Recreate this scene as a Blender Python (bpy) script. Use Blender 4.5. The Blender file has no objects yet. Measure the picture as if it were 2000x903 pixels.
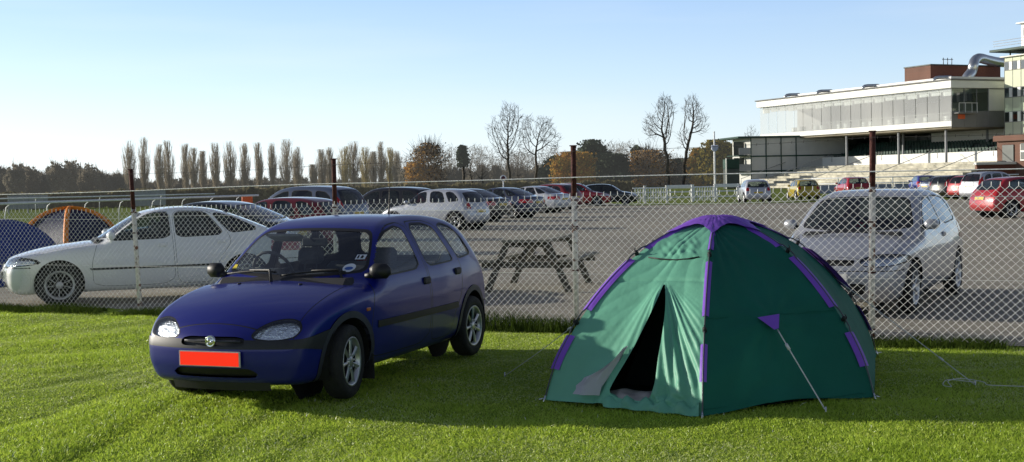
import bpy, math, random
import numpy as np
from mathutils import Vector, Matrix, Euler

random.seed(7)
RNG = np.random.default_rng(7)
scene = bpy.context.scene
COL = scene.collection
R = math.radians

# ------------------------------------------------------------------ camera
CAM_H = 1.64
FPX = 2500.0                       # focal length in pixels of the 2000 px photo
PITCH = math.atan(97.5 / FPX)
ROLL = R(1.2)
cam_d = bpy.data.cameras.new("camera")
cam_d.sensor_width = 36.0
cam_d.lens = FPX / 2000.0 * 36.0
cam_d.clip_start = 0.1
cam_d.clip_end = 5000.0
cam = bpy.data.objects.new("camera", cam_d)
COL.objects.link(cam)
CM = Matrix.Rotation(R(90) - PITCH, 3, 'X') @ Matrix.Rotation(-ROLL, 3, 'Z')
cam.matrix_world = Matrix.Translation((0, 0, CAM_H)) @ CM.to_4x4()
scene.camera = cam

def ray(px, py):
    return CM @ Vector(((px - 1000) / FPX, (451.5 - py) / FPX, -1))
def G(px, py, z=0.0):              # point of the ground (height z) seen at a photo pixel
    d = ray(px, py)
    t = (z - CAM_H) / d.z
    return Vector((d.x * t, d.y * t, z))
def Q(px, py, Y):                  # point at depth Y seen at a photo pixel
    d = ray(px, py)
    t = Y / d.y
    return Vector((d.x * t, Y, CAM_H + d.z * t))
def GX(px, Y):                     # ground point at depth Y in image column px
    p = Q(px, 400, Y)
    return Vector((p.x, Y, 0))

# ------------------------------------------------------------------ light
SUN_EL = R(13.5)
SUN_AZ = math.atan2(0.33, -0.945)   # angle in the xy plane towards the sun
sd = Vector((math.cos(SUN_AZ) * math.cos(SUN_EL), math.sin(SUN_AZ) * math.cos(SUN_EL), math.sin(SUN_EL)))
sun_d = bpy.data.lights.new("sun", 'SUN')
sun_d.energy = 5.0
sun_d.angle = R(0.5)
sun_d.color = (1.0, 0.93, 0.80)
sun = bpy.data.objects.new("sun", sun_d)
COL.objects.link(sun)
sun.rotation_mode = 'QUATERNION'
sun.rotation_quaternion = (-sd).to_track_quat('-Z', 'Y')
sun.location = (-30, 10, 30)

w = bpy.data.worlds.new("World")
scene.world = w
w.use_nodes = True
nt = w.node_tree
nt.nodes.clear()
sky = nt.nodes.new('ShaderNodeTexSky')
sky.sky_type = 'NISHITA'
sky.sun_disc = False
sky.sun_elevation = SUN_EL
sky.sun_rotation = math.atan2(sd.x, sd.y)
sky.altitude = 50
sky.air_density = 1.0
sky.dust_density = 0.6
sky.ozone_density = 1.6
bg = nt.nodes.new('ShaderNodeBackground')
W_, WL = nt.nodes, nt.links
def wmath(op, a, b=None, clamp=False):
    n = W_.new('ShaderNodeMath')
    n.operation = op
    n.use_clamp = clamp
    for i, v in enumerate((a, b)):
        if v is None: continue
        if isinstance(v, (int, float)): n.inputs[i].default_value = v
        else: WL.new(v, n.inputs[i])
    return n.outputs[0]
# the photo's pale, hazy low sky: a brighter band near the horizon, deep blue above, whiter towards the sun
wtc = W_.new('ShaderNodeTexCoord')
wsp = W_.new('ShaderNodeSeparateXYZ')
WL.new(wtc.outputs['Generated'], wsp.inputs[0])
ramp = W_.new('ShaderNodeValToRGB')
WL.new(wmath('MULTIPLY', wsp.outputs['Z'], 2.0, True), ramp.inputs[0])
el = ramp.color_ramp.elements
el[0].position, el[0].color = 0.0, (0.86, 0.95, 0.99, 1)
el[1].position, el[1].color = 1.0, (0.014, 0.032, 0.10, 1)
for p_, c_ in ((0.07, (0.74, 0.90, 0.99)), (0.16, (0.53, 0.76, 0.99)), (0.29, (0.32, 0.56, 0.94)), (0.37, (0.11, 0.22, 0.44)), (0.47, (0.035, 0.08, 0.20)), (0.7, (0.022, 0.05, 0.14))):
    e_ = el.new(p_)
    e_.color = (*c_, 1)
dotn = W_.new('ShaderNodeVectorMath')
dotn.operation = 'DOT_PRODUCT'
WL.new(wtc.outputs['Generated'], dotn.inputs[0])
dotn.inputs[1].default_value = sd
glow = wmath('MULTIPLY', wmath('POWER', wmath('ADD', wmath('MULTIPLY', dotn.outputs['Value'], .5), .5, True), 2.0), 0.50)
glow = wmath('ADD', glow, 0.80)
# the half of the sky behind the camera is dimmed to weaken the fill light
mrb = W_.new('ShaderNodeMapRange')
WL.new(wsp.outputs['Y'], mrb.inputs['Value'])
for k_, v_ in (('From Min', -.55), ('From Max', .55), ('To Min', .80), ('To Max', 1.0)):
    mrb.inputs[k_].default_value = v_
glow = wmath('MULTIPLY', glow, mrb.outputs[0])
vs_ = W_.new('ShaderNodeVectorMath')
vs_.operation = 'SCALE'
WL.new(ramp.outputs[0], vs_.inputs[0])
WL.new(glow, vs_.inputs['Scale'])
cld = W_.new('ShaderNodeTexNoise')
cmap = W_.new('ShaderNodeMapping')
cmap.inputs['Scale'].default_value = (1.5, 1.5, 14)
WL.new(wtc.outputs['Generated'], cmap.inputs[0])
WL.new(cmap.outputs[0], cld.inputs['Vector'])
cld.inputs['Scale'].default_value = 2.0
cld.inputs['Detail'].default_value = 6
cfac = wmath('MULTIPLY', wmath('SUBTRACT', cld.outputs['Fac'], .48, True), .55)
cm_ = W_.new('ShaderNodeMixRGB')
WL.new(cfac, cm_.inputs[0])
WL.new(vs_.outputs[0], cm_.inputs[1])
cm_.inputs[2].default_value = (0.92, 0.97, 1.0, 1)
sk = W_.new('ShaderNodeVectorMath')
sk.operation = 'SCALE'
WL.new(sky.outputs[0], sk.inputs[0])
sk.inputs['Scale'].default_value = 1.0
hs = W_.new('ShaderNodeHueSaturation')
hs.inputs['Saturation'].default_value = 0.35
WL.new(sk.outputs[0], hs.inputs['Color'])
bg.inputs[1].default_value = 0.05
bg2 = W_.new('ShaderNodeBackground')
WL.new(hs.outputs[0], bg.inputs[0])
WL.new(cm_.outputs[0], bg2.inputs[0])
bg2.inputs[1].default_value = 0.85
ad = W_.new('ShaderNodeAddShader')
WL.new(bg.outputs[0], ad.inputs[0])
WL.new(bg2.outputs[0], ad.inputs[1])
out = W_.new('ShaderNodeOutputWorld')
WL.new(ad.outputs[0], out.inputs[0])
scene.view_settings.view_transform = 'Standard'
scene.view_settings.look = 'None'
scene.view_settings.exposure = 0
scene.view_settings.gamma = 1
scene.cycles.max_bounces = 8
scene.cycles.transparent_max_bounces = 24

# ------------------------------------------------------------------ materials
MATS = {}
def new_mat(name):
    m = bpy.data.materials.new(name)
    m.use_nodes = True
    MATS[name] = m
    n = m.node_tree
    return m, n, n.nodes['Principled BSDF']
def mat(name, col, rough=0.6, metal=0.0, var=0.15, scale=8.0, bump=0.0, bscale=60.0, coat=0.0, spec=0.5, detail=5):
    """plain surface: colour varied by noise, optional fine bump"""
    m, n, b = new_mat(name)
    N, Lk = n.nodes, n.links
    b.inputs['Roughness'].default_value = rough
    b.inputs['Metallic'].default_value = metal
    b.inputs['Coat Weight'].default_value = coat
    b.inputs['Coat Roughness'].default_value = 0.04
    b.inputs['Specular IOR Level'].default_value = spec
    tc = N.new('ShaderNodeTexCoord')
    nz = N.new('ShaderNodeTexNoise')
    nz.inputs['Scale'].default_value = scale
    nz.inputs['Detail'].default_value = detail
    nz.inputs['Roughness'].default_value = 0.65
    Lk.new(tc.outputs['Object'], nz.inputs['Vector'])
    mr = N.new('ShaderNodeMapRange')
    mr.inputs['From Min'].default_value = 0.3
    mr.inputs['From Max'].default_value = 0.7
    mr.inputs['To Min'].default_value = 1 - var
    mr.inputs['To Max'].default_value = 1 + var
    Lk.new(nz.outputs['Fac'], mr.inputs['Value'])
    mx = N.new('ShaderNodeMixRGB')
    mx.blend_type = 'MULTIPLY'
    mx.inputs[0].default_value = 1
    mx.inputs[1].default_value = (*col, 1)
    Lk.new(mr.outputs[0], mx.inputs[2])
    Lk.new(mx.outputs[0], b.inputs['Base Color'])
    if bump > 0:
        n2 = N.new('ShaderNodeTexNoise')
        n2.inputs['Scale'].default_value = bscale
        n2.inputs['Detail'].default_value = 4
        Lk.new(tc.outputs['Object'], n2.inputs['Vector'])
        bp = N.new('ShaderNodeBump')
        bp.inputs['Strength'].default_value = bump
        bp.inputs['Distance'].default_value = 0.02
        Lk.new(n2.outputs['Fac'], bp.inputs['Height'])
        Lk.new(bp.outputs[0], b.inputs['Normal'])
    return m
def paint(name, col, rough=0.32, metal=0.0, coat=1.0, spec=0.5, dirt=0.35):
    """car paint: clear coat, road dirt low on the body, dark inside"""
    m, n, b = new_mat(name)
    N, Lk = n.nodes, n.links
    b.inputs['Metallic'].default_value = metal
    b.inputs['Coat Weight'].default_value = coat
    b.inputs['Coat Roughness'].default_value = 0.05
    b.inputs['Specular IOR Level'].default_value = spec
    tc = N.new('ShaderNodeTexCoord')
    sp = N.new('ShaderNodeSeparateXYZ')
    Lk.new(tc.outputs['Object'], sp.inputs[0])
    nz = N.new('ShaderNodeTexNoise')
    nz.inputs['Scale'].default_value = 3.5
    nz.inputs['Detail'].default_value = 8
    nz.inputs['Roughness'].default_value = 0.7
    Lk.new(tc.outputs['Object'], nz.inputs['Vector'])
    mr = N.new('ShaderNodeMapRange')
    mr.inputs['From Min'].default_value = 0.55
    mr.inputs['From Max'].default_value = 0.15
    mr.inputs['To Min'].default_value = 0.03
    mr.inputs['To Max'].default_value = 1.0
    Lk.new(sp.outputs['Z'], mr.inputs['Value'])
    mu = N.new('ShaderNodeMath')
    mu.operation = 'MULTIPLY'
    Lk.new(mr.outputs[0], mu.inputs[0])
    Lk.new(nz.outputs['Fac'], mu.inputs[1])
    mu2 = N.new('ShaderNodeMath')
    mu2.operation = 'MULTIPLY'
    mu2.inputs[1].default_value = dirt * 1.6
    mu2.use_clamp = True
    Lk.new(mu.outputs[0], mu2.inputs[0])
    mx = N.new('ShaderNodeMixRGB')
    mx.inputs[1].default_value = (*col, 1)
    mx.inputs[2].default_value = (0.10, 0.085, 0.065, 1)
    Lk.new(mu2.outputs[0], mx.inputs[0])
    Lk.new(mx.outputs[0], b.inputs['Base Color'])
    r2 = N.new('ShaderNodeMapRange')
    r2.inputs['To Min'].default_value = rough
    r2.inputs['To Max'].default_value = min(1, rough + 0.3)
    Lk.new(mu2.outputs[0], r2.inputs['Value'])
    Lk.new(r2.outputs[0], b.inputs['Roughness'])
    ge = N.new('ShaderNodeNewGeometry')
    dk = N.new('ShaderNodeBsdfDiffuse')
    dk.inputs[0].default_value = (0.03, 0.03, 0.032, 1)
    ms = N.new('ShaderNodeMixShader')
    Lk.new(ge.outputs['Backfacing'], ms.inputs[0])
    Lk.new(b.outputs[0], ms.inputs[1])
    Lk.new(dk.outputs[0], ms.inputs[2])
    Lk.new(ms.outputs[0], N['Material Output'].inputs[0])
    return m
def glass(name, tint=(0.62, 0.68, 0.66), ior=1.5, boost=1.0, rough=0.01, haze=0.0, hscale=6):
    m, n, b = new_mat(name)
    N, Lk = n.nodes, n.links
    N.remove(b)
    tr = N.new('ShaderNodeBsdfTransparent')
    tr.inputs[0].default_value = (*tint, 1)
    gl = N.new('ShaderNodeBsdfGlossy')
    gl.inputs['Roughness'].default_value = rough
    gl.inputs['Color'].default_value = (0.95, 0.97, 1, 1)
    # same reflectance from both sides of the single sheet (Schlick)
    ge = N.new('ShaderNodeNewGeometry')
    dt = N.new('ShaderNodeVectorMath')
    dt.operation = 'DOT_PRODUCT'
    Lk.new(ge.outputs['Normal'], dt.inputs[0])
    Lk.new(ge.outputs['Incoming'], dt.inputs[1])
    prev = dt.outputs['Value']
    for op, v in (('ABSOLUTE', None), ('SUBTRACT', 1.0), ('POWER', 5.0), ('MULTIPLY', .95), ('ADD', ((ior - 1) / (ior + 1)) ** 2 * 1.8)):
        q = N.new('ShaderNodeMath')
        q.operation = op
        if op == 'SUBTRACT':
            q.inputs[0].default_value = 1.0
            q.use_clamp = True
            Lk.new(prev, q.inputs[1])
        else:
            Lk.new(prev, q.inputs[0])
            if v is not None: q.inputs[1].default_value = v
        prev = q.outputs[0]
    mu = N.new('ShaderNodeMath')
    mu.operation = 'MULTIPLY'
    mu.use_clamp = True
    mu.inputs[1].default_value = boost
    Lk.new(prev, mu.inputs[0])
    ms = N.new('ShaderNodeMixShader')
    Lk.new(mu.outputs[0], ms.inputs[0])
    Lk.new(tr.outputs[0], ms.inputs[1])
    Lk.new(gl.outputs[0], ms.inputs[2])
    last = ms
    if haze > 0:
        df = N.new('ShaderNodeBsdfDiffuse')
        df.inputs[0].default_value = (0.7, 0.7, 0.68, 1)
        m2 = N.new('ShaderNodeMixShader')
        nz = N.new('ShaderNodeTexNoise')
        nz.inputs['Scale'].default_value = hscale
        nz.inputs['Detail'].default_value = 6 if hscale > 1 else 1
        tc = N.new('ShaderNodeTexCoord')
        Lk.new(tc.outputs['Object'], nz.inputs[0])
        mm = N.new('ShaderNodeMath')
        mm.operation = 'MULTIPLY'
        mm.inputs[1].default_value = haze * 2
        Lk.new(nz.outputs['Fac'], mm.inputs[0])
        Lk.new(mm.outputs[0], m2.inputs[0])
        Lk.new(ms.outputs[0], m2.inputs[1])
        Lk.new(df.outputs[0], m2.inputs[2])
        last = m2
    Lk.new(last.outputs[0], N['Material Output'].inputs[0])
    return m
def fabric(name, col, trans=0.25, var=0.12, sheen=0.0, rough=0.55, spec=0.3, wrinkle=0.25):
    m, n, b = new_mat(name)
    N, Lk = n.nodes, n.links
    b.inputs['Base Color'].default_value = (*col, 1)
    b.inputs['Roughness'].default_value = rough
    b.inputs['Specular IOR Level'].default_value = spec
    tc = N.new('ShaderNodeTexCoord')
    nz = N.new('ShaderNodeTexNoise')
    nz.inputs['Scale'].default_value = 9
    nz.inputs['Detail'].default_value = 4
    Lk.new(tc.outputs['Object'], nz.inputs['Vector'])
    bp = N.new('ShaderNodeBump')
    bp.inputs['Strength'].default_value = wrinkle
    bp.inputs['Distance'].default_value = 0.03
    Lk.new(nz.outputs['Fac'], bp.inputs['Height'])
    Lk.new(bp.outputs[0], b.inputs['Normal'])
    n2 = N.new('ShaderNodeTexNoise')
    n2.inputs['Scale'].default_value = 2.2
    n2.inputs['Detail'].default_value = 6
    Lk.new(tc.outputs['Object'], n2.inputs['Vector'])
    mr = N.new('ShaderNodeMapRange')
    mr.inputs['From Min'].default_value = 0.3
    mr.inputs['From Max'].default_value = 0.7
    mr.inputs['To Min'].default_value = 1 - var
    mr.inputs['To Max'].default_value = 1 + var
    Lk.new(n2.outputs['Fac'], mr.inputs['Value'])
    mx = N.new('ShaderNodeMixRGB')
    mx.blend_type = 'MULTIPLY'
    mx.inputs[0].default_value = 1
    mx.inputs[1].default_value = (*col, 1)
    Lk.new(mr.outputs[0], mx.inputs[2])
    Lk.new(mx.outputs[0], b.inputs['Base Color'])
    tl = N.new('ShaderNodeBsdfTranslucent')
    Lk.new(mx.outputs[0], tl.inputs[0])
    ms = N.new('ShaderNodeMixShader')
    ms.inputs[0].default_value = trans
    Lk.new(b.outputs[0], ms.inputs[1])
    Lk.new(tl.outputs[0], ms.inputs[2])
    Lk.new(ms.outputs[0], N['Material Output'].inputs[0])
    return m
def foliage(name, c1, c2, scale=0.3, trans=0.25, c3=None, haze=0.0):
    """leaf colour mixed per clump from object position noise"""
    m, n, b = new_mat(name)
    N, Lk = n.nodes, n.links
    b.inputs['Roughness'].default_value = 0.8
    b.inputs['Specular IOR Level'].default_value = 0.1
    tc = N.new('ShaderNodeTexCoord')
    nz = N.new('ShaderNodeTexNoise')
    nz.inputs['Scale'].default_value = scale
    nz.inputs['Detail'].default_value = 6
    nz.inputs['Roughness'].default_value = 0.75
    Lk.new(tc.outputs['Object'], nz.inputs['Vector'])
    cr = N.new('ShaderNodeValToRGB')
    cr.color_ramp.elements[0].position = 0.35
    cr.color_ramp.elements[0].color = (*c1, 1)
    cr.color_ramp.elements[1].position = 0.65
    cr.color_ramp.elements[1].color = (*c2, 1)
    if c3:
        e = cr.color_ramp.elements.new(0.8)
        e.color = (*c3, 1)
    Lk.new(nz.outputs['Fac'], cr.inputs[0])
    Lk.new(cr.outputs[0], b.inputs['Base Color'])
    tl = N.new('ShaderNodeBsdfTranslucent')
    Lk.new(cr.outputs[0], tl.inputs[0])
    ms = N.new('ShaderNodeMixShader')
    ms.inputs[0].default_value = trans
    Lk.new(b.outputs[0], ms.inputs[1])
    Lk.new(tl.outputs[0], ms.inputs[2])
    last = ms
    if haze > 0:                 # aerial haze put into the leaf material as a faint even glow
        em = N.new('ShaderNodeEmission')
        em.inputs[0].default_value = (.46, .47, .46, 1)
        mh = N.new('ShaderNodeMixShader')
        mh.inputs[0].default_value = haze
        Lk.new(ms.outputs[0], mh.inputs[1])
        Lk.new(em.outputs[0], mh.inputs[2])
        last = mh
    Lk.new(last.outputs[0], N['Material Output'].inputs[0])
    return m

# ------------------------------------------------------------------ mesh helpers
class MB:
    """collects shapes that together form ONE mesh object"""
    def __init__(s):
        s.v, s.f, s.m = [], [], []
        s.smooth = []
    def add(s, vs, fs, mi=0, sm=False):
        o = len(s.v)
        s.v.extend([tuple(p) for p in vs])
        s.f.extend([tuple(i + o for i in f) for f in fs])
        s.m.extend([mi] * len(fs))
        s.smooth.extend([sm] * len(fs))
    def box(s, c, d, rz=0.0, mi=0, rx=0.0, ry=0.0, taper=1.0):
        rot = Euler((rx, ry, rz)).to_matrix()
        vs = []
        for z in (-1, 1):
            t = taper if z > 0 else 1
            for x, y in ((-1, -1), (1, -1), (1, 1), (-1, 1)):
                vs.append(Vector(c) + rot @ Vector((x * d[0] / 2 * t, y * d[1] / 2 * t, z * d[2] / 2)))
        s.add(vs, [(3, 2, 1, 0), (4, 5, 6, 7), (0, 1, 5, 4), (1, 2, 6, 5), (2, 3, 7, 6), (3, 0, 4, 7)], mi)
    def bbox(s, c, d, b=0.01, rz=0.0, mi=0, rx=0.0, ry=0.0):
        """box with bevelled edges"""
        rot = Euler((rx, ry, rz)).to_matrix()
        hx, hy, hz = d[0] / 2, d[1] / 2, d[2] / 2
        b = min(b, hx * .9, hy * .9, hz * .9)
        vs, idx = [], {}
        for sx in (-1, 1):
            for sy in (-1, 1):
                for sz in (-1, 1):
                    for k, p in enumerate(((hx, hy - b, hz - b), (hx - b, hy, hz - b), (hx - b, hy - b, hz))):
                        idx[sx, sy, sz, k] = len(vs)
                        vs.append(Vector(c) + rot @ Vector((sx * p[0], sy * p[1], sz * p[2])))
        fs = []
        I = lambda a, b_, c_, k: idx[a, b_, c_, k]
        for a in (-1, 1):
            fs.append([I(a, y, z, 0) for y, z in ((-1, -1), (1, -1), (1, 1), (-1, 1))][::a])
            fs.append([I(x, a, z, 1) for x, z in ((-1, -1), (-1, 1), (1, 1), (1, -1))][::a])
            fs.append([I(x, y, a, 2) for x, y in ((-1, -1), (1, -1), (1, 1), (-1, 1))][::a])
            for c_ in (-1, 1):
                fs.append([I(a, c_, -1, 0), I(a, c_, 1, 0), I(a, c_, 1, 1), I(a, c_, -1, 1)][::-a * c_])
                fs.append([I(a, -1, c_, 0), I(a, 1, c_, 0), I(a, 1, c_, 2), I(a, -1, c_, 2)][::a * c_])
                fs.append([I(-1, a, c_, 1), I(1, a, c_, 1), I(1, a, c_, 2), I(-1, a, c_, 2)][::-a * c_])
                for e in (-1, 1):
                    fs.append([I(a, c_, e, 0), I(a, c_, e, 1), I(a, c_, e, 2)][::a * c_ * e])
        s.add(vs, fs, mi)
    def tube(s, pts, r, n=8, mi=0, cap=True, sm=True):
        pts = [Vector(p) for p in pts]
        rs = r if isinstance(r, (list, tuple)) else [r] * len(pts)
        vs, fs = [], []
        up = None
        for i, p in enumerate(pts):
            t = (pts[min(i + 1, len(pts) - 1)] - pts[max(i - 1, 0)])
            if t.length < 1e-9:
                t = Vector((0, 0, 1))
            t.normalize()
            if up is None:
                up = Vector((0, 0, 1)) if abs(t.z) < .9 else Vector((1, 0, 0))
            a = t.cross(up).normalized()
            b = a.cross(t).normalized()
            up = b
            for k in range(n):
                g = 2 * math.pi * k / n
                vs.append(p + (a * math.cos(g) + b * math.sin(g)) * rs[i])
        for i in range(len(pts) - 1):
            for k in range(n):
                fs.append((i * n + k, i * n + (k + 1) % n, (i + 1) * n + (k + 1) % n, (i + 1) * n + k))
        if cap:
            fs.append(tuple(range(n))[::-1])
            fs.append(tuple(range((len(pts) - 1) * n, len(pts) * n)))
        s.add(vs, fs, mi, sm)
    def lathe(s, prof, n=32, axis='Y', c=(0, 0, 0), mi=0, close=False, sm=True):
        """prof: (radius, offset along the axis)"""
        vs, fs = [], []
        for r, a in prof:
            for k in range(n):
                g = 2 * math.pi * k / n
                u, v_ = r * math.cos(g), r * math.sin(g)
                p = (u, a, v_) if axis == 'Y' else ((a, u, v_) if axis == 'X' else (u, v_, a))
                vs.append(Vector(c) + Vector(p))
        m = len(prof)
        for i in range(m if close else m - 1):
            j = (i + 1) % m
            for k in range(n):
                fs.append((i * n + k, i * n + (k + 1) % n, j * n + (k + 1) % n, j * n + k))
        s.add(vs, fs, mi, sm)
    def prism(s, poly, h, z0=0.0, mi=0):
        """poly in xy, extruded up from z0 by h"""
        n = len(poly)
        vs = [(x, y, z0) for x, y in poly] + [(x, y, z0 + h) for x, y in poly]
        fs = [tuple(range(n))[::-1], tuple(range(n, 2 * n))]
        fs += [(i, (i + 1) % n, n + (i + 1) % n, n + i) for i in range(n)]
        s.add(vs, fs, mi)
    def build(s, name, mats, parent=None, loc=None, smooth=None):
        me = bpy.data.meshes.new(name)
        me.from_pydata(s.v, [], s.f)
        for m in (mats if isinstance(mats, (list, tuple)) else [mats]):
            me.materials.append(m)
        me.polygons.foreach_set('material_index', s.m)
        me.polygons.foreach_set('use_smooth', s.smooth if smooth is None else [smooth] * len(s.f))
        me.update()
        return link(name, me, parent, loc)
def link(name, me, parent=None, loc=None):
    o = bpy.data.objects.new(name, me)
    COL.objects.link(o)
    if parent:
        o.parent = parent
    if loc is not None:
        o.location = loc
    return o
def np_mesh(name, V, F, mats, parent=None, mi=None, normals=None, smooth=False):
    """fast mesh from numpy arrays (F all of one size)"""
    me = bpy.data.meshes.new(name)
    k = F.shape[1]
    me.vertices.add(len(V))
    me.vertices.foreach_set('co', np.asarray(V, np.float32).ravel())
    me.loops.add(F.size)
    me.loops.foreach_set('vertex_index', F.astype(np.int32).ravel())
    me.polygons.add(len(F))
    me.polygons.foreach_set('loop_start', np.arange(0, F.size, k, dtype=np.int32))
    me.polygons.foreach_set('loop_total', np.full(len(F), k, dtype=np.int32))
    for m in (mats if isinstance(mats, (list, tuple)) else [mats]):
        me.materials.append(m)
    if mi is not None:
        me.polygons.foreach_set('material_index', np.asarray(mi, np.int32))
    me.update(calc_edges=True)
    me.polygons.foreach_set('use_smooth', np.full(len(F), smooth))
    if normals is not None:
        me.normals_split_custom_set_from_vertices([tuple(map(float, n)) for n in normals])
    me.validate()
    return link(name, me, parent)
def tag(o, label=None, cat=None, group=None, kind=None):
    if label: o['label'] = label
    if cat: o['category'] = cat
    if group: o['group'] = group
    if kind: o['kind'] = kind
    return o
def thing(name, label, cat, loc=(0, 0, 0), rz=0.0, group=None):
    o = bpy.data.objects.new(name, None)
    o.empty_display_size = 0.2
    COL.objects.link(o)
    o.location = loc
    o.rotation_euler = (0, 0, rz)
    return tag(o, label, cat, group)
def copy_tree(o, parent=None):
    c = o.copy()
    COL.objects.link(c)
    if parent:
        c.parent = parent
        c.matrix_parent_inverse = o.matrix_parent_inverse.copy()
    for ch in list(o.children):
        copy_tree(ch, c)
    return c
def smoothstep(a, b, x):
    t = np.clip((x - a) / (b - a), 0, 1)
    return t * t * (3 - 2 * t)
def catmull(P, n=8, closed=True):
    P = np.asarray(P, float)
    m = len(P)
    out_ = []
    rng = range(m) if closed else range(m - 1)
    for i in rng:
        p0 = P[(i - 1) % m] if closed else P[max(i - 1, 0)]
        p1, p2 = P[i], P[(i + 1) % m]
        p3 = P[(i + 2) % m] if closed else P[min(i + 2, m - 1)]
        for k in range(n):
            t = k / n
            out_.append(0.5 * ((2 * p1) + (-p0 + p2) * t + (2 * p0 - 5 * p1 + 4 * p2 - p3) * t * t + (-p0 + 3 * p1 - 3 * p2 + p3) * t ** 3))
    if not closed:
        out_.append(P[-1])
    return np.array(out_)
def chaikin(P, it=2, k=0.22):
    P = np.asarray(P, float)
    for _ in range(it):
        Nx = np.roll(P, -1, axis=0)
        P = np.stack([P * (1 - k) + Nx * k, P * k + Nx * (1 - k)], 1).reshape(-1, 2)
    return P
def sd_poly(p, poly):
    """signed distance of points p (N,2) to a closed polygon, negative inside"""
    poly = np.asarray(poly, float)
    d = np.full(len(p), 1e9)
    inside = np.zeros(len(p), bool)
    n = len(poly)
    for i in range(n):
        a, b = poly[i], poly[(i + 1) % n]
        e = b - a
        w_ = p - a
        L2 = e @ e
        if L2 < 1e-14:
            continue
        t = np.clip((w_ @ e) / L2, 0, 1)
        dd = w_ - t[:, None] * e
        d = np.minimum(d, (dd * dd).sum(1))
        c1 = p[:, 1] >= a[1]
        c2 = p[:, 1] < b[1]
        cr = e[0] * w_[:, 1] - e[1] * w_[:, 0] > 0
        inside ^= (c1 & c2 & cr) | (~c1 & ~c2 & ~cr)
    return np.where(inside, -1, 1) * np.sqrt(d)
# ------------------------------------------------------------------ cars
def surface_nets(f, lo, hi, h):
    nx, ny, nz = [int(math.ceil((hi[i] - lo[i]) / h)) + 1 for i in range(3)]
    xs = lo[0] + h * np.arange(nx)
    ys = lo[1] + h * np.arange(ny)
    zs = lo[2] + h * np.arange(nz)
    X, Y, Z = np.meshgrid(xs, ys, zs, indexing='ij')
    val = f(X.ravel(), Y.ravel(), Z.ravel()).reshape(X.shape)
    ins = val < 0
    acc = np.zeros((nx - 1, ny - 1, nz - 1, 3))
    cnt = np.zeros((nx - 1, ny - 1, nz - 1))
    offs = [(0, 0), (0, 1), (1, 0), (1, 1)]
    for ax in range(3):
        o1, o2 = [a for a in range(3) if a != ax]
        for d1, d2 in offs:
            sa = [slice(0, -1)] * 3
            sb = [slice(0, -1)] * 3
            sa[ax], sb[ax] = slice(0, -1), slice(1, None)
            for o_, d_ in ((o1, d1), (o2, d2)):
                sl = slice(1, None) if d_ else slice(0, -1)
                sa[o_] = sb[o_] = sl
            a, b = val[tuple(sa)], val[tuple(sb)]
            m = (a < 0) != (b < 0)
            t = np.where(m, a / np.where(m, a - b, 1), 0)
            c = np.zeros(a.shape + (3,))
            c[..., ax] = t
            c[..., o1] = d1
            c[..., o2] = d2
            acc += np.where(m[..., None], c, 0)
            cnt += m
    cell = cnt > 0
    idx = -np.ones(cell.shape, int)
    idx[cell] = np.arange(cell.sum())
    ii = np.argwhere(cell)
    V = (ii + acc[cell] / cnt[cell][:, None]) * h + np.array(lo)
    T = []
    for ax in range(3):
        o1, o2 = [(1, 2), (2, 0), (0, 1)][ax]
        sa = [slice(1, -1)] * 3
        sb = [slice(1, -1)] * 3
        sa[ax], sb[ax] = slice(0, -1), slice(1, None)
        a, b = ins[tuple(sa)], ins[tuple(sb)]
        e = np.argwhere(a != b)
        flip = a[a != b]
        base = e.copy()
        for o_ in (o1, o2):
            base[:, o_] += 1
        def at(d1, d2):
            q = base.copy()
            q[:, o1] -= d1
            q[:, o2] -= d2
            return idx[q[:, 0], q[:, 1], q[:, 2]]
        q = np.stack([at(1, 1), at(0, 1), at(0, 0), at(1, 0)], 1)
        q[~flip] = q[~flip][:, ::-1]
        T.append(q[:, [0, 1, 2]])
        T.append(q[:, [0, 2, 3]])
    return V, np.concatenate(T)

def cut_mesh(V, T, tg, dv):
    """split triangles along the zero line of the vertex field dv"""
    dv = np.where(np.abs(dv) < 2e-4, 2e-4, dv)
    pos = dv > 0
    st = pos[T]
    c = st.sum(1)
    mix = (c == 1) | (c == 2)
    if not mix.any():
        return V, T, tg
    M = T[mix]
    sm = st[mix]
    cm = c[mix]
    lone = np.where((cm == 1)[:, None], sm, ~sm).argmax(1)
    r = np.arange(len(M))
    a, b, d = M[r, lone], M[r, (lone + 1) % 3], M[r, (lone + 2) % 3]
    e = np.concatenate([np.stack([np.minimum(a, b), np.maximum(a, b)], 1), np.stack([np.minimum(a, d), np.maximum(a, d)], 1)])
    u, inv = np.unique(e, axis=0, return_inverse=True)
    inv = inv.ravel()
    t = dv[u[:, 0]] / (dv[u[:, 0]] - dv[u[:, 1]])
    NV = V[u[:, 0]] + (V[u[:, 1]] - V[u[:, 0]]) * t[:, None]
    n0 = len(V)
    ab, ad = inv[:len(M)] + n0, inv[len(M):] + n0
    T2 = np.concatenate([T[~mix], np.stack([a, ab, ad], 1), np.stack([ab, b, d], 1), np.stack([ab, d, ad], 1)])
    tm = tg[mix]
    return np.concatenate([V, NV]), T2, np.concatenate([tg[~mix], tm, tm, tm])

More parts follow.
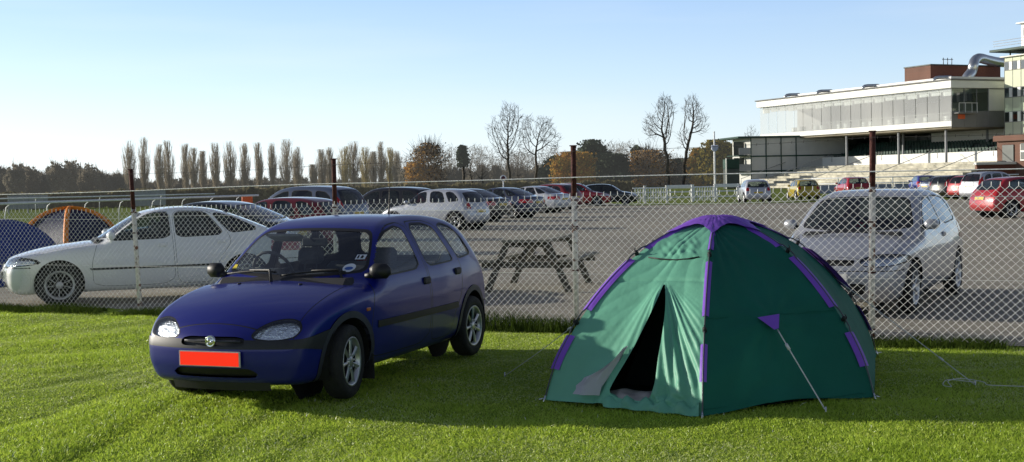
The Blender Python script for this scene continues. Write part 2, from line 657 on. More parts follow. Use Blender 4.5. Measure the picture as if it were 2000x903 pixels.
class Shape:
    """car body as a smooth solid: side profile x width table x plan table"""
    def __init__(s, **k):
        s.__dict__.update(k)
        if 'nose' in k:                      # shorten the front overhang
            n0_, cut_ = k['nose']
            fs_ = lambda a: a * (n0_ - cut_) / n0_ if a < n0_ else a - cut_
            s.prof = [(fs_(a), b) for a, b in s.prof]
            s.pl = [(fs_(a), b) for a, b in s.pl]
            for key in ('doors', 'windows'):
                setattr(s, key, [(n_, [(fs_(a), b) for a, b in pl_]) for n_, pl_ in getattr(s, key)])
            s.sf, s.sr, s.bump_f = fs_(s.sf), fs_(s.sr), fs_(s.bump_f)
            s.wscreen = tuple(s.wscreen[:3]) + tuple(fs_(a) for a in s.wscreen[3:])
            s.rscreen = tuple(s.rscreen[:3]) + (fs_(s.rscreen[3]),)
            s.bonnet = (fs_(s.bonnet[0]), s.bonnet[1], fs_(s.bonnet[2]))
            s.mirror = (fs_(s.mirror[0]), s.mirror[1])
            s.handles = [(fs_(a), b) for a, b in s.handles]
        zk = k.get('zk', 1.0)                # squeeze everything above the bumper a little
        zf_ = lambda z: z if z < .5 else .5 + (z - .5) * zk
        s.prof = [(a, zf_(b)) for a, b in s.prof]
        for key in ('doors', 'windows'):
            setattr(s, key, [(n_, [(a, zf_(b)) for a, b in pl_]) for n_, pl_ in getattr(s, key)])
        s.wz = [(zf_(a), b) for a, b in s.wz]
        s.wscreen = (zf_(s.wscreen[0]), zf_(s.wscreen[1])) + tuple(s.wscreen[2:])
        s.rscreen = (zf_(s.rscreen[0]), zf_(s.rscreen[1])) + tuple(s.rscreen[2:])
        s.dash_z = zf_(s.dash_z)
        s.mirror = (s.mirror[0], zf_(s.mirror[1]))
        s.taillight = [(a, zf_(b)) for a, b in s.taillight]
        P = catmull(s.prof, 7)
        s.P = P
        s.L = P[:, 0].max()
        s.c = (s.sf + s.sr) / 2              # middle of the wheelbase, distance from the nose
        s.hx = 0.01
        s.x0, s.z0 = -0.5, -0.1
        nx, nz = int((s.L + 1.0) / s.hx), int(2.1 / s.hx)
        xs = s.x0 + s.hx * np.arange(nx)
        zs = s.z0 + s.hx * np.arange(nz)
        A, B = np.meshgrid(xs, zs, indexing='ij')
        s.tab = sd_poly(np.stack([A.ravel(), B.ravel()], 1), P).reshape(nx, nz)
        s.wz = np.array(s.wz)
        s.pl = np.array(s.pl)
        zz = np.linspace(-.2, 2.2, 241)
        wv = np.interp(zz, s.wz[:, 0], s.wz[:, 1])
        for _ in range(12):
            wv[1:-1] = (wv[:-2] + 2 * wv[1:-1] + wv[2:]) / 4
        s.zz, s.wv = zz, wv
        ss = np.linspace(-.5, s.L + .5, 300)
        pv = np.interp(ss, s.pl[:, 0], s.pl[:, 1])
        for _ in range(30):
            pv[1:-1] = (pv[:-2] + 2 * pv[1:-1] + pv[2:]) / 4
        s.ss, s.pv = ss, pv
    def eff(s, x, y, z):
        st = s.c - x
        q = (y / s.half) ** 2
        t = smoothstep(.3, .75, st / s.L)
        se = st - s.bowf * q * (1 - t) + s.bowr * q * t
        ze = z + s.crown * q * smoothstep(.5, .9, z)
        return se, ze
    def width(s, se, z):
        return np.interp(z, s.zz, s.wv) * np.interp(se, s.ss, s.pv)
    def F(s, x, y, z):
        se, ze = s.eff(x, y, z)
        fx = np.clip((se - s.x0) / s.hx, 0, s.tab.shape[0] - 2.001)
        fz = np.clip((ze - s.z0) / s.hx, 0, s.tab.shape[1] - 2.001)
        i, j = fx.astype(int), fz.astype(int)
        u, v = fx - i, fz - j
        t = s.tab
        a = t[i, j] * (1 - u) * (1 - v) + t[i + 1, j] * u * (1 - v) + t[i, j + 1] * (1 - u) * v + t[i + 1, j + 1] * u * v
        b = np.abs(y) - s.width(se, z)
        k = s.k
        h = np.clip(.5 + .5 * (a - b) / k, 0, 1)
        return b + (a - b) * h + k * h * (1 - h)
    def grad(s, V, e=0.014):
        g = np.zeros_like(V)
        for i in range(3):
            d = np.zeros(3)
            d[i] = e
            A, B = V + d, V - d
            g[:, i] = (s.F(*A.T) - s.F(*B.T)) / (2 * e)
        return g
    def project(s, V, it=4):
        for _ in range(it):
            g = s.grad(V, 0.006)
            f = s.F(*V.T)
            st = f / np.maximum((g * g).sum(1), .3)
            V = V - np.clip(st, -.05, .05)[:, None] * g
        return V
    def hit(s, p, d, n=400, step=0.01):
        """first surface point from p along d, local coordinates"""
        p, d = np.array(p, float), np.array(d, float)
        d /= np.linalg.norm(d)
        q = p[None] + d[None] * (np.arange(n) * step)[:, None]
        f = s.F(*q.T)
        k = np.argmax(f < 0)
        if k == 0:
            return Vector(q[0])
        t = f[k - 1] / (f[k - 1] - f[k])
        return Vector(q[k - 1] + (q[k] - q[k - 1]) * t)
    def mesh(s, h):
        if h not in s.__dict__.setdefault('cache', {}):
            hx = s.c + .06
            V, T = surface_nets(s.F, (s.c - s.L - .06, -s.half - .08, .02), (hx, s.half + .08, s.P[:, 1].max() + .08), h)
            s.cache[h] = (s.project(V), T)
        return s.cache[h]

def wheel_parts(shape, x, y, side, style, steer=0.0, n=28, name='wheel', parent=None):
    """wheel > tyre, rim ; hub lies on the axis, outer face towards side"""
    r, wd = shape.wr, 0.165
    m = MB()
    m.lathe([(0.02, 0.0), (r * .58, 0.0), (r * .60, -.10), (0.02, -.10)], n, 'Y')
    if side < 0:
        for i, p in enumerate(m.v): m.v[i] = (p[0], p[1], p[2])
    hub = m.build(name, MATS['under_black'], parent, (x, y, r))
    ty = MB()
    o = wd / 2
    prof = [(r * .64, o * .80), (r * .72, o * .98), (r * .86, o * 1.0), (r * .955, o * .86), (r * .985, o * .66), (r, o * .4), (r, -o * .4), (r * .985, -o * .66), (r * .94, -o * .9), (r * .72, -o), (r * .6, -o * .8)]
    ty.lathe(prof, n, 'Y')
    t = ty.build('tyre', MATS['rubber'], hub)
    rm = MB()
    ro = r * .655
    rm.lathe([(ro, o * .82), (ro * 1.03, o * .92), (ro * .97, o * .94), (ro * .90, o * .78), (ro * .86, o * .45)], n, 'Y')
    ns = {'cover': 7, 'alloy': 5, 'multi': 9}[style]
    for i in range(ns):
        g = 2 * math.pi * i / ns + .2
        hw = {'cover': .40, 'alloy': .24, 'multi': .13}[style]
        rad = [ro * .18, ro * .55, ro * .92]
        wdn = [hw * .8, hw * .75, hw * 1.15]
        vs, fs = [], []
        for rr, ww in zip(rad, wdn):
            zz = o * (.80 if rr > ro * .3 else .72)
            for sg in (-1, 1):
                a = g + sg * ww * (.55 if style == 'cover' else .5) * (ro * .5 / rr if rr > ro * .3 else 1.0)
                vs.append((rr * math.cos(a), zz - .012, rr * math.sin(a)))
            vs.insert(len(vs) - 1, (rr * math.cos(g), zz + .006, rr * math.sin(g)))
        fs = [(0, 3, 4, 1), (1, 4, 5, 2), (3, 6, 7, 4), (4, 7, 8, 5)]
        rm.add(vs, fs, 0, True)
        if style == 'cover':
            gg = g + math.pi / ns
            rm.lathe([(.001, o * .86), (.009, o * .86), (.012, o * .8)], 8, 'Y', (math.cos(gg) * ro * .30, 0, math.sin(gg) * ro * .30))
    rm.lathe([(.001, o * .86), (ro * .16, o * .85), (ro * .24, o * .74), (ro * .26, o * .6)], 16, 'Y')
    rim = rm.build('rim', MATS['rim_silver'], hub)
    bk = 0.0
    hub.rotation_euler = (0, 0.3, (math.pi if side < 0 else 0) + steer)
    return hub

def seat_parts(shape, root, s0, yo, zf=.30, h=.62):
    m = MB()
    x = shape.c - s0
    m.bbox((x, yo, zf + .06), (.50, .50, .16), .05)
    m.bbox((x - .33, yo, zf + .06 + h * .5), (.16, .48, h), .06, ry=-.25)
    m.bbox((x - .45, yo, zf + h + .19), (.08, .26, .15), .035, ry=-.2)
    for sg in (-1, 1):
        m.tube([(x - .42, yo + sg * .06, zf + h), (x - .45, yo + sg * .06, zf + h + .16)], .007, 5)
    return m.build('seat', MATS['seat_cloth'], root)

def make_car(name, shape, label, h=.024, hero=True, paint_mat=None, wheel='cover', mirror_mat=None, plate_f='plate_white', plate_r='plate_yellow', handles=True, steer=0.0, strip=None, interior=True, mirrors=True, group=None, wn=28, bumper_mat=None, spoiler=False, front_trim=True, handle_mat='trim_black', seam=.009, glass_mat='car_glass_dark'):
    root = thing(name, label, 'car', group=group)
    sh = shape
    V, T = sh.mesh(h)
    V = V.copy()
    T = T.copy()
    tags = ['body', 'black']
    tg = np.zeros(len(T), int)
    def se_of(P):
        return sh.eff(P[:, 0], P[:, 1], P[:, 2])
    def feature(nm, d, cond=None):
        nonlocal V, T, tg
        if nm not in tags: tags.append(nm)
        V, T, tg = cut_mesh(V, T, tg, d(V))
        C = (V[T[:, 0]] + V[T[:, 1]] + V[T[:, 2]]) / 3
        k = d(C) < 0
        if cond is not None:
            sel = np.where(k)[0]
            g = sh.grad(C[sel])
            g /= np.linalg.norm(g, axis=1)[:, None] + 1e-9
            k[sel] &= cond(C[sel], g)
        if nm == 'DELETE':
            T, tg = T[~k], tg[~k]
        else:
            tg[k] = tags.index(nm)
    side = lambda C, n: np.abs(n[:, 1]) > .45
    front = lambda C, n: n[:, 0] > .12
    rear = lambda C, n: n[:, 0] < -.12
    sxz = lambda P: np.stack([sh.c - P[:, 0], P[:, 2]], 1)
    # front and rear bumpers
    zb = sh.bump_z
    if sh.bump_f:
        feature('front_bumper', lambda P: np.maximum(np.maximum(P[:, 2] - zb, (sh.c - P[:, 0]) - sh.bump_f), -(P[:, 2] - .0)))
        feature('rear_bumper', lambda P: np.maximum(P[:, 2] - zb, (sh.L - sh.bump_r) - (sh.c - P[:, 0])))
        if hero:
            for nm, a, b in (('black', zb - .005, zb + .007),):
                feature(nm, lambda P: np.maximum(np.maximum(a - P[:, 2], P[:, 2] - b), np.minimum((sh.c - P[:, 0]) - sh.bump_f, (sh.L - sh.bump_r) - (sh.c - P[:, 0]))))
    # doors
    if hero:
        for nm, poly in sh.doors:
            pp = chaikin(poly, 2, .14)
            feature('black', lambda P: sd_poly(sxz(P), pp), side)
            feature(nm, lambda P: sd_poly(sxz(P), pp) + seam, side)
        bl = sh.bonnet
        feature('black', lambda P: np.maximum(np.maximum(np.abs(P[:, 1]) - (sh.width(sh.c - P[:, 0], P[:, 2]) * 0 + bl[1]), (sh.c - P[:, 0]) - bl[2]), bl[0] - (sh.c - P[:, 0])), lambda C, n: n[:, 2] > .3)
        feature('bonnet', lambda P: np.maximum(np.maximum(np.abs(P[:, 1]) - (bl[1] - .006), (sh.c - P[:, 0]) - bl[2] + .006), bl[0] + .006 - (sh.c - P[:, 0])), lambda C, n: n[:, 2] > .3)
        feature('black', lambda P: np.maximum(np.maximum(bl[2] + .004 - (sh.c - P[:, 0]), (sh.c - P[:, 0]) - sh.wscreen[4] - .05), np.maximum(np.abs(P[:, 1]) - .50, P[:, 2] - sh.wscreen[0] - .02)), lambda C, n: n[:, 2] > .3)
        if 'bump_strip' in sh.__dict__:
            z0_, z1_, s1_ = sh.bump_strip
            flare = lambda P: .05 * smoothstep(.12, .55, sh.c - P[:, 0])
            feature('bumper_strip', lambda P: np.maximum(np.maximum(z0_ - flare(P) - P[:, 2], P[:, 2] - z1_ - flare(P)), (sh.c - P[:, 0]) - s1_))
    # side rubbing strip
    if strip:
        z0, z1 = strip
        feature('side_strip', lambda P: np.maximum(np.maximum(z0 - P[:, 2], P[:, 2] - z1), np.maximum(sh.sf + .42 - (sh.c - P[:, 0]), (sh.c - P[:, 0]) - (sh.sr - .40))), side)
    # windows
    for nm, poly in sh.windows:
        pp = chaikin(poly, 2, .11)
        feature('black', lambda P: sd_poly(sxz(P), pp) - .016, side)
        feature(nm, lambda P: sd_poly(sxz(P), pp), side)
    def screen(P, g, zl, zh, pil):
        a = np.abs(P[:, 1]) - (sh.width(*se_of(P)) - pil)
        d = np.maximum(zl + .03 * (P[:, 1] / .6) ** 2 - P[:, 2], P[:, 2] - zh + .03 * (P[:, 1] / .6) ** 2)
        k = .07
        hh = np.clip(.5 + .5 * (a - d) / k, 0, 1)
        return d + (a - d) * hh + k * hh * (1 - hh) - g
    fs, rs = sh.wscreen, sh.rscreen
    midf = lambda C, n: ((sh.c - C[:, 0]) < fs[3]) & (n[:, 0] > .15)
    midr = lambda C, n: ((sh.c - C[:, 0]) > rs[3]) & (n[:, 0] < -.1)
    feature('black', lambda P: screen(P, .022, *fs[:3]), midf)
    feature('windscreen', lambda P: screen(P, 0, *fs[:3]), midf)
    feature('black', lambda P: screen(P, .02, *rs[:3]), midr)
    feature('rear_window', lambda P: screen(P, 0, *rs[:3]), midr)
    # lamps, grille
    yz = lambda P: np.stack([np.abs(P[:, 1]), P[:, 2]], 1)
    if front_trim:
        hp = chaikin(sh.headlight, 3, .2)
        if hero:
            feature('black', lambda P: sd_poly(yz(P), hp) - .010, lambda C, n: (n[:, 0] > .1) & (sh.c - C[:, 0] < .8))
        feature('headlight', lambda P: sd_poly(yz(P), hp), lambda C, n: (n[:, 0] > .1) & (sh.c - C[:, 0] < .8))
        for gp in sh.grille:
            gq = chaikin(gp, 2, .12)
            feature('grille', lambda P: sd_poly(yz(P), gq), lambda C, n: (n[:, 0] > .3) & (sh.c - C[:, 0] < .8))
    tp = chaikin(sh.taillight, 2, .15)
    feature('tail_light', lambda P: sd_poly(yz(P), tp), lambda C, n: (n[:, 0] < -.08) & (sh.c - C[:, 0] > sh.L - .75))
    # wheel arches
    ra = sh.wr + .036
    for sw in (sh.sf, sh.sr):
        cx = sh.c - sw
        rad = lambda P: np.hypot(P[:, 0] - cx, P[:, 2] - sh.wr - .015)
        if sh.arch:
            feature('arch_trim', lambda P: rad(P) - ra - sh.arch, side)
        feature('DELETE', lambda P: np.maximum(rad(P) - ra, .42 - np.abs(P[:, 1])))
    g = sh.grad(V)
    g /= np.linalg.norm(g, axis=1)[:, None] + 1e-9
    pm = MATS[paint_mat]
    gm = MATS[glass_mat]
    bm = MATS[bumper_mat] if bumper_mat else pm
    C = (V[T[:, 0]] + V[T[:, 1]] + V[T[:, 2]]) / 3
    def part(nm, sel, mats, parent, off=0.0, mi=None):
        if not sel.any(): return None
        t = T[sel]
        u, inv = np.unique(t, return_inverse=True)
        return np_mesh(nm, V[u] + g[u] * off, inv.reshape(-1, 3), mats, parent, mi, g[u], True)
    ti = lambda nm: tags.index(nm) if nm in tags else -1
    is_ = lambda nm: tg == ti(nm)
    sel = is_('body') | is_('black')
    part('body', sel, [pm, MATS['trim_black']], root, 0, (tg[sel] == 1).astype(int))
    L_ = C[:, 1] > 0
    door_obj = {}
    if hero:
        for nm, _ in sh.doors:
            for sg, mk in ((1, L_), (-1, ~L_)):
                d = part('door', is_(nm) & mk, pm, root, 0.0)
                door_obj[nm, sg] = d
        part('bonnet', is_('bonnet'), pm, root, 0.001)
    for nm, _ in sh.windows:
        for sg, mk in ((1, L_), (-1, ~L_)):
            par = door_obj.get((nm.replace('window', 'door'), sg)) or root
            part('side_window', is_(nm) & mk, gm, par, -.004)
    part('windscreen', is_('windscreen'), gm, root, -.003)
    part('rear_window', is_('rear_window'), gm, root, -.003)
    if sh.bump_f:
        part('bumper', is_('front_bumper'), bm, root, .004)
        part('bumper', is_('rear_bumper'), bm, root, .004)
    part('bumper_strip', is_('bumper_strip'), MATS['trim_dark'], root, .007)
    if strip: 
        part('side_strip', is_('side_strip') & L_, MATS['trim_black'], root, .006)
        part('side_strip', is_('side_strip') & ~L_, MATS['trim_black'], root, .006)
    for mk in (L_, ~L_):
        hl = part('headlight', is_('headlight') & mk, MATS['lens'] if hero else MATS['lamp_far'], root, .003)
        if hl and hero:
            part('reflector', is_('headlight') & mk, MATS['lamp_bowl'], hl, -.028)
        part('tail_light', is_('tail_light') & mk, MATS['lamp_red'], root, .004)
        for fr in (C[:, 0] > 0, C[:, 0] <= 0):
            part('wheel_arch_trim', is_('arch_trim') & mk & fr, MATS['trim_grey'], root, .008)
    gr = part('grille', is_('grille'), MATS['trim_black'], root, -.02)
    # arch liners and floor
    for sw in (sh.sf, sh.sr):
        cx = sh.c - sw
        for sg in (-1, 1):
            m = MB()
            vs, fc = [], []
            n = 14
            for k in range(n + 1):
                a = -.35 + (math.pi + .7) * k / n
                for yy in (sh.half - .05, .40):
                    vs.append((cx + (ra + .012) * math.cos(a), sg * yy, sh.wr + .015 + (ra + .012) * math.sin(a)))
            fc = [(2 * k, 2 * k + 1, 2 * k + 3, 2 * k + 2) for k in range(n)]
            m.add(vs, fc)
            m.add([(cx + (ra + .012) * math.cos(2 * math.pi * k / 12), sg * .405, sh.wr + .02 + (ra + .02) * math.sin(2 * math.pi * k / 12)) for k in range(12)], [tuple(range(12))])
            m.build('wheel_well', MATS['under_black'], root)
    # wheels
    tr = sh.half - .105
    for sw, st in ((sh.sf, steer), (sh.sr, 0)):
        for sg in (1, -1):
            wheel_parts(sh, sh.c - sw, sg * tr, sg, wheel, st, wn, 'wheel', root)
    # door mirrors
    if mirrors:
        for sg in (1, -1):
            m = MB()
            sx, zz = sh.mirror
            p = sh.hit((sh.c - sx, sg * 1.2, zz), (0, -sg, 0))
            pts = []
            m.bbox((p.x - .01, p.y + sg * .10, p.z + .035), (.10, .17, .12), .035, rz=sg * .25)
            m.tube([(p.x + .01, p.y - sg * .02, p.z - .01), (p.x, p.y + sg * .05, p.z + .01)], .03, 6)
            mo = m.build('door_mirror', MATS[mirror_mat or 'trim_black'], root, smooth=True)
    # handles
    if hero and handles:
        for sx, zz in sh.handles:
            for sg in (1, -1):
                p = sh.hit((sh.c - sx, sg * 1.2, zz), (0, -sg, 0))
                m = MB()
                m.bbox((p.x, p.y + sg * .006, p.z), (.13, .03, .065), .014)
                dn = 'front_door' if sx == sh.handles[0][0] else 'rear_door'
                m.build('handle', MATS[handle_mat], door_obj.get((dn, sg)) or root)
    # plates
    for nm, d, zz in ((plate_f, 1, sh.plate_z[0]), (plate_r, -1, sh.plate_z[1])):
        if not nm: continue
        p = sh.hit((d * 3.0, 0, zz), (-d, 0, 0), 500)
        q = sh.hit((d * 3.0, 0, zz + .05), (-d, 0, 0), 500)
        ti_ = math.atan2((p.x - q.x) * d, .05)
        m = MB()
        m.bbox((p.x + d * .012, 0, zz), (.012, .525, .115), .003, ry=-d * ti_)
        m.box((p.x + d * .0195, 0, zz), (.003, .50, .098), ry=-d * ti_, mi=1)
        m.build('number_plate', [MATS['plate_border'], MATS[nm]], root)
    # interior
    if interior:
        for s0 in (sh.sf + .95,):
            for yo in (.36, -.36):
                seat_parts(sh, root, s0, yo, .26, .56 if sh.P[:, 1].max() < 1.5 else .66)
        m = MB()
        x = sh.c - (sh.sf + 1.72)
        m.bbox((x, 0, .38), (.48, 1.2, .16), .05)
        m.bbox((x - .33, 0, .66), (.16, 1.2, .52), .06, ry=-.25)
        m.build('rear_bench', MATS['seat_cloth'], root)
        m = MB()
        dx = sh.c - fs[4]
        m.bbox((dx - .16, 0, sh.dash_z - .12), (.42, 1.28, .22), .07)
        m.bbox((dx - .30, -.36, sh.dash_z + .01), (.16, .36, .07), .03)
        m.build('dashboard', MATS['dash_black'], root)
        m = MB()
        cc = Vector((dx - .47, -.36, sh.dash_z + .01))
        pts = []
        for k in range(21):
            a = 2 * math.pi * k / 20
            pts.append(cc + Vector((math.sin(a) * .185 * .42, math.cos(a) * .185, math.sin(a) * .185 * .9)))
        m.tube(pts, .014, 6, cap=False)
        for a in (0.2, math.pi - .2, -math.pi / 2):
            m.tube([cc, cc + Vector((math.sin(a) * .185 * .42, math.cos(a) * .185, math.sin(a) * .185 * .9))], .012, 5)
        m.build('steering_wheel', MATS['dash_black'], root)
    m = MB()
    m.bbox((0, 0, .25), (sh.L - .6, 1.0, .05), .02)
    for sg in (1, -1):
        m.bbox((sh.c - (sh.sf + sh.sr) / 2, sg * (sh.half - .16), .27), ((sh.sr - sh.sf) - .8, .2, .04), .01)
    m.build('floor_pan', MATS['under_black'], root)
    if spoiler:
        m = MB()
        s0, z0 = spoiler
        pts = [(sh.c - s0 + .05, -.58, z0 - .02), (sh.c - s0 - .05, -.45, z0 + .02), (sh.c - s0 - .08, 0, z0 + .035), (sh.c - s0 - .05, .45, z0 + .02), (sh.c - s0 + .05, .58, z0 - .02)]
        for i in range(4):
            a, b = Vector(pts[i]), Vector(pts[i + 1])
            mid = (a + b) / 2
            m.bbox(mid, (.16, (b - a).length + .03, .05), .02, rz=math.atan2(-(b - a).x, (b - a).y), rx=math.atan2((b - a).z, (b - a).y))
        m.build('spoiler', pm, root, smooth=True)
    return root

def place_car(root, wheel_pt, heading, shape, axle='front', side=1):
    """set the contact point of one wheel on the ground; heading = angle of the car's forward axis"""
    tr = shape.half - .105
    off = Vector(((shape.sr - shape.sf) / 2 * (1 if axle == 'front' else -1), side * tr, 0))
    root.rotation_euler = (0, 0, heading)
    root.location = Vector((wheel_pt[0], wheel_pt[1], 0)) - Matrix.Rotation(heading, 3, 'Z') @ off
# ------------------------------------------------------------------ car materials and shapes
paint('paint_blue', (0.006, 0.012, 0.21), .33, .12, dirt=.10, coat=.45, spec=.35)
paint('paint_white', (0.93, 0.94, 0.95), .4, 0, dirt=.2)
paint('paint_silver', (0.46, 0.47, 0.51), .38, .4)
paint('paint_pale_silver', (0.52, 0.54, 0.60), .4, .35)
paint('paint_navy', (0.03, 0.045, 0.10), .35, .35)
paint('paint_slate', (0.10, 0.13, 0.20), .35, .4)
paint('paint_green_black', (0.012, 0.02, 0.022), .3, .2)
paint('paint_black', (0.012, 0.012, 0.015), .3, .1)
paint('paint_red', (0.42, 0.014, 0.025), .35, .1)
paint('paint_dark_red', (0.20, 0.010, 0.018), .35, .2)
paint('paint_yellow', (0.52, 0.38, 0.02), .38, .15)
paint('paint_bright_blue', (0.03, 0.04, 0.30), .35, .2)
mat('trim_black', (0.012, 0.012, 0.013), .5, var=.2)
mat('trim_grey', (0.04, 0.043, 0.062), .55, var=.2)
mat('under_black', (0.008, 0.008, 0.008), .9, var=.3)
mat('rubber', (0.018, 0.018, 0.019), .8, var=.35, scale=14, bump=.3)
mat('rim_silver', (0.55, 0.56, 0.58), .35, .75, var=.15)
mat('seat_cloth', (0.055, 0.06, 0.07), .9, var=.25, scale=20)
mat('dash_black', (0.03, 0.03, 0.032), .6, var=.2)
mat('chrome', (0.85, 0.86, 0.88), .12, 1.0, var=.03)
mat('lamp_red', (0.42, 0.012, 0.015), .18, var=.2, coat=1)
mat('lamp_far', (0.55, 0.57, 0.58), .12, .4, var=.2, coat=1)
mat('lamp_amber', (0.6, 0.16, 0.02), .2, var=.1, coat=1)
mat('plate_red', (0.95, 0.022, 0.004), .5, var=.02)
_b = MATS['plate_red'].node_tree.nodes['Principled BSDF']       # plate given a glow of its own, though it is no lamp
_b.inputs['Emission Color'].default_value = (1, .025, .002, 1)
_b.inputs['Emission Strength'].default_value = .75
mat('plate_white', (0.7, 0.7, 0.68), .4, var=.1, scale=30)
mat('plate_yellow', (0.62, 0.45, 0.06), .4, var=.2, scale=30)
mat('plate_border', (0.55, 0.55, 0.55), .4, .3)
glass('car_glass', (0.80, 0.85, 0.84), 1.5, 1.1, haze=.012)
glass('car_glass_dark', (0.40, 0.46, 0.46), 1.5, 1.1, haze=.005)
mat('lamp_bowl', (.92, .94, .97), .22, .75, var=.05, bump=1.0, bscale=38)
mat('trim_dark', (.022, .022, .030), .5, var=.2)
for _n in ('plate_red',): pass
glass('lens', (0.92, 0.95, 0.97), 1.5, 1.3)
mat('sticker_white', (0.7, 0.74, 0.8), .5, var=.08)
mat('sticker_blue', (0.05, 0.12, 0.4), .5)
mat('sticker_yellow', (0.75, 0.6, 0.03), .5)

HATCH5 = Shape(prof=[(.10, .19), (.015, .30), (0, .42), (.012, .50), (.05, .575), (.13, .66), (.30, .755), (.55, .835), (.80, .885), (1.02, .915), (1.28, 1.10), (1.52, 1.27), (1.74, 1.365), (2.05, 1.41), (2.45, 1.42), (2.85, 1.40), (3.18, 1.345), (3.38, 1.24), (3.53, 1.06), (3.62, .92), (3.68, .78), (3.72, .60), (3.73, .45), (3.69, .30), (3.45, .22), (2.6, .19), (1.2, .18), (.4, .17)],
    half=.804, sf=.73, sr=3.173, wr=.285, bowf=.20, bowr=.10, crown=.045, k=.10,
    wz=[(0, .66), (.2, .735), (.35, .785), (.5, .80), (.68, .804), (.82, .79), (.92, .765), (1.0, .735), (1.2, .655), (1.32, .595), (1.42, .52), (1.6, .40)],
    pl=[(-.2, .80), (0, .84), (.2, .90), (.5, .96), (.9, .99), (1.4, 1), (2.6, 1), (3.2, .97), (3.6, .92), (3.9, .86)],
    zk=.945, bump_strip=(.455, .520, .62), bump_z=.50, bump_f=.62, bump_r=.30, arch=.052,
    doors=[('front_door', [(1.02, .26), (1.06, .60), (1.14, .86), (1.38, 1.12), (1.58, 1.255), (1.80, 1.34), (2.00, 1.36), (2.085, 1.31), (2.15, .90), (2.16, .26)]),
           ('rear_door', [(2.185, .26), (2.175, .90), (2.105, 1.31), (2.15, 1.36), (2.48, 1.36), (2.67, 1.31), (2.90, 1.02), (2.93, .86), (2.86, .62), (2.70, .45), (2.62, .26)])],
    windows=[('front_window', [(1.20, .925), (1.28, 1.01), (1.48, 1.165), (1.70, 1.275), (1.90, 1.315), (1.985, 1.29), (2.04, .945)]),
             ('rear_window_side', [(2.20, .95), (2.15, 1.28), (2.22, 1.325), (2.45, 1.32), (2.61, 1.27), (2.745, 1.03), (2.775, .965)]),
             ('quarter_window', [(2.93, .975), (2.88, 1.06), (2.74, 1.285), (2.86, 1.305), (3.02, 1.265), (3.18, 1.14), (3.27, 1.0)])],
    wscreen=(.945, 1.30, .10, 2.0, 1.02), rscreen=(.95, 1.27, .10, 3.1), dash_z=.93, bonnet=(.10, .62, .98),
    headlight=[(.33, .535), (.315, .56), (.36, .605), (.44, .645), (.54, .655), (.62, .635), (.645, .59), (.62, .54), (.52, .522), (.42, .522)],
    grille=[[(-.05, .475), (-.05, .545), (.20, .545), (.265, .53), (.27, .49), (.24, .475)], [(-.05, .245), (-.05, .315), (.30, .315), (.36, .28), (.34, .245)]],
    taillight=[(.50, .72), (.51, .93), (.64, .93), (.70, .72)], mirror=(1.24, .93), handles=[(2.09, .80), (2.80, .83)], plate_z=(.385, .62))
LIFT = Shape(prof=[(.12, .20), (.02, .30), (0, .44), (.01, .54), (.05, .63), (.14, .70), (.40, .775), (.85, .855), (1.25, .905), (1.40, .93), (1.72, 1.14), (1.98, 1.295), (2.2, 1.365), (2.5, 1.40), (2.85, 1.395), (3.15, 1.35), (3.45, 1.255), (3.75, 1.13), (4.0, 1.02), (4.2, .985), (4.34, .96), (4.41, .88), (4.43, .62), (4.41, .36), (4.25, .25), (3, .20), (1.3, .19), (.4, .18)],
    zk=.962, half=.85, nose=(.90, .13), sf=.90, sr=3.50, wr=.305, bowf=.18, bowr=.12, crown=.04, k=.10,
    wz=[(0, .70), (.2, .78), (.35, .83), (.55, .85), (.72, .845), (.86, .82), (.95, .785), (1.05, .745), (1.2, .685), (1.32, .625), (1.42, .55), (1.6, .42)],
    pl=[(-.2, .82), (0, .86), (.3, .93), (.7, .98), (1.2, 1), (3.4, 1), (4.0, .97), (4.4, .91), (4.6, .88)],
    bump_z=.56, bump_f=.45, bump_r=.45, arch=0,
    doors=[('front_door', [(1.36, .26), (1.34, .60), (1.42, .90), (1.72, 1.11), (1.95, 1.25), (2.14, 1.325), (2.44, 1.345), (2.47, .90), (2.50, .26)]),
           ('rear_door', [(2.525, .26), (2.495, .90), (2.47, 1.345), (2.95, 1.335), (3.06, 1.28), (3.28, .96), (3.30, .84), (3.15, .62), (3.05, .40), (3.0, .26)])],
    windows=[('front_window', [(1.58, .935), (1.80, 1.115), (2.02, 1.245), (2.18, 1.305), (2.41, 1.315), (2.43, .95)]),
             ('rear_window_side', [(2.53, .955), (2.51, 1.315), (2.95, 1.308), (3.20, .975)]),
             ('quarter_window', [(3.30, 1.0), (3.07, 1.275), (3.12, 1.285), (3.35, 1.215), (3.66, 1.06), (3.66, 1.03)])],
    wscreen=(.955, 1.30, .11, 2.3, 1.40), rscreen=(1.03, 1.30, .12, 3.2), dash_z=.95, bonnet=(.12, .66, 1.36),
    headlight=[(.34, .58), (.34, .69), (.60, .70), (.78, .69), (.80, .60), (.60, .575)],
    grille=[[(-.05, .60), (-.05, .67), (.28, .67), (.28, .60)], [(-.05, .28), (-.05, .36), (.5, .36), (.5, .28)]],
    taillight=[(.42, .68), (.42, .84), (.70, .86), (.84, .84), (.84, .68)], mirror=(1.60, .96), handles=[(2.33, .83), (3.16, .85)], plate_z=(.45, .70))
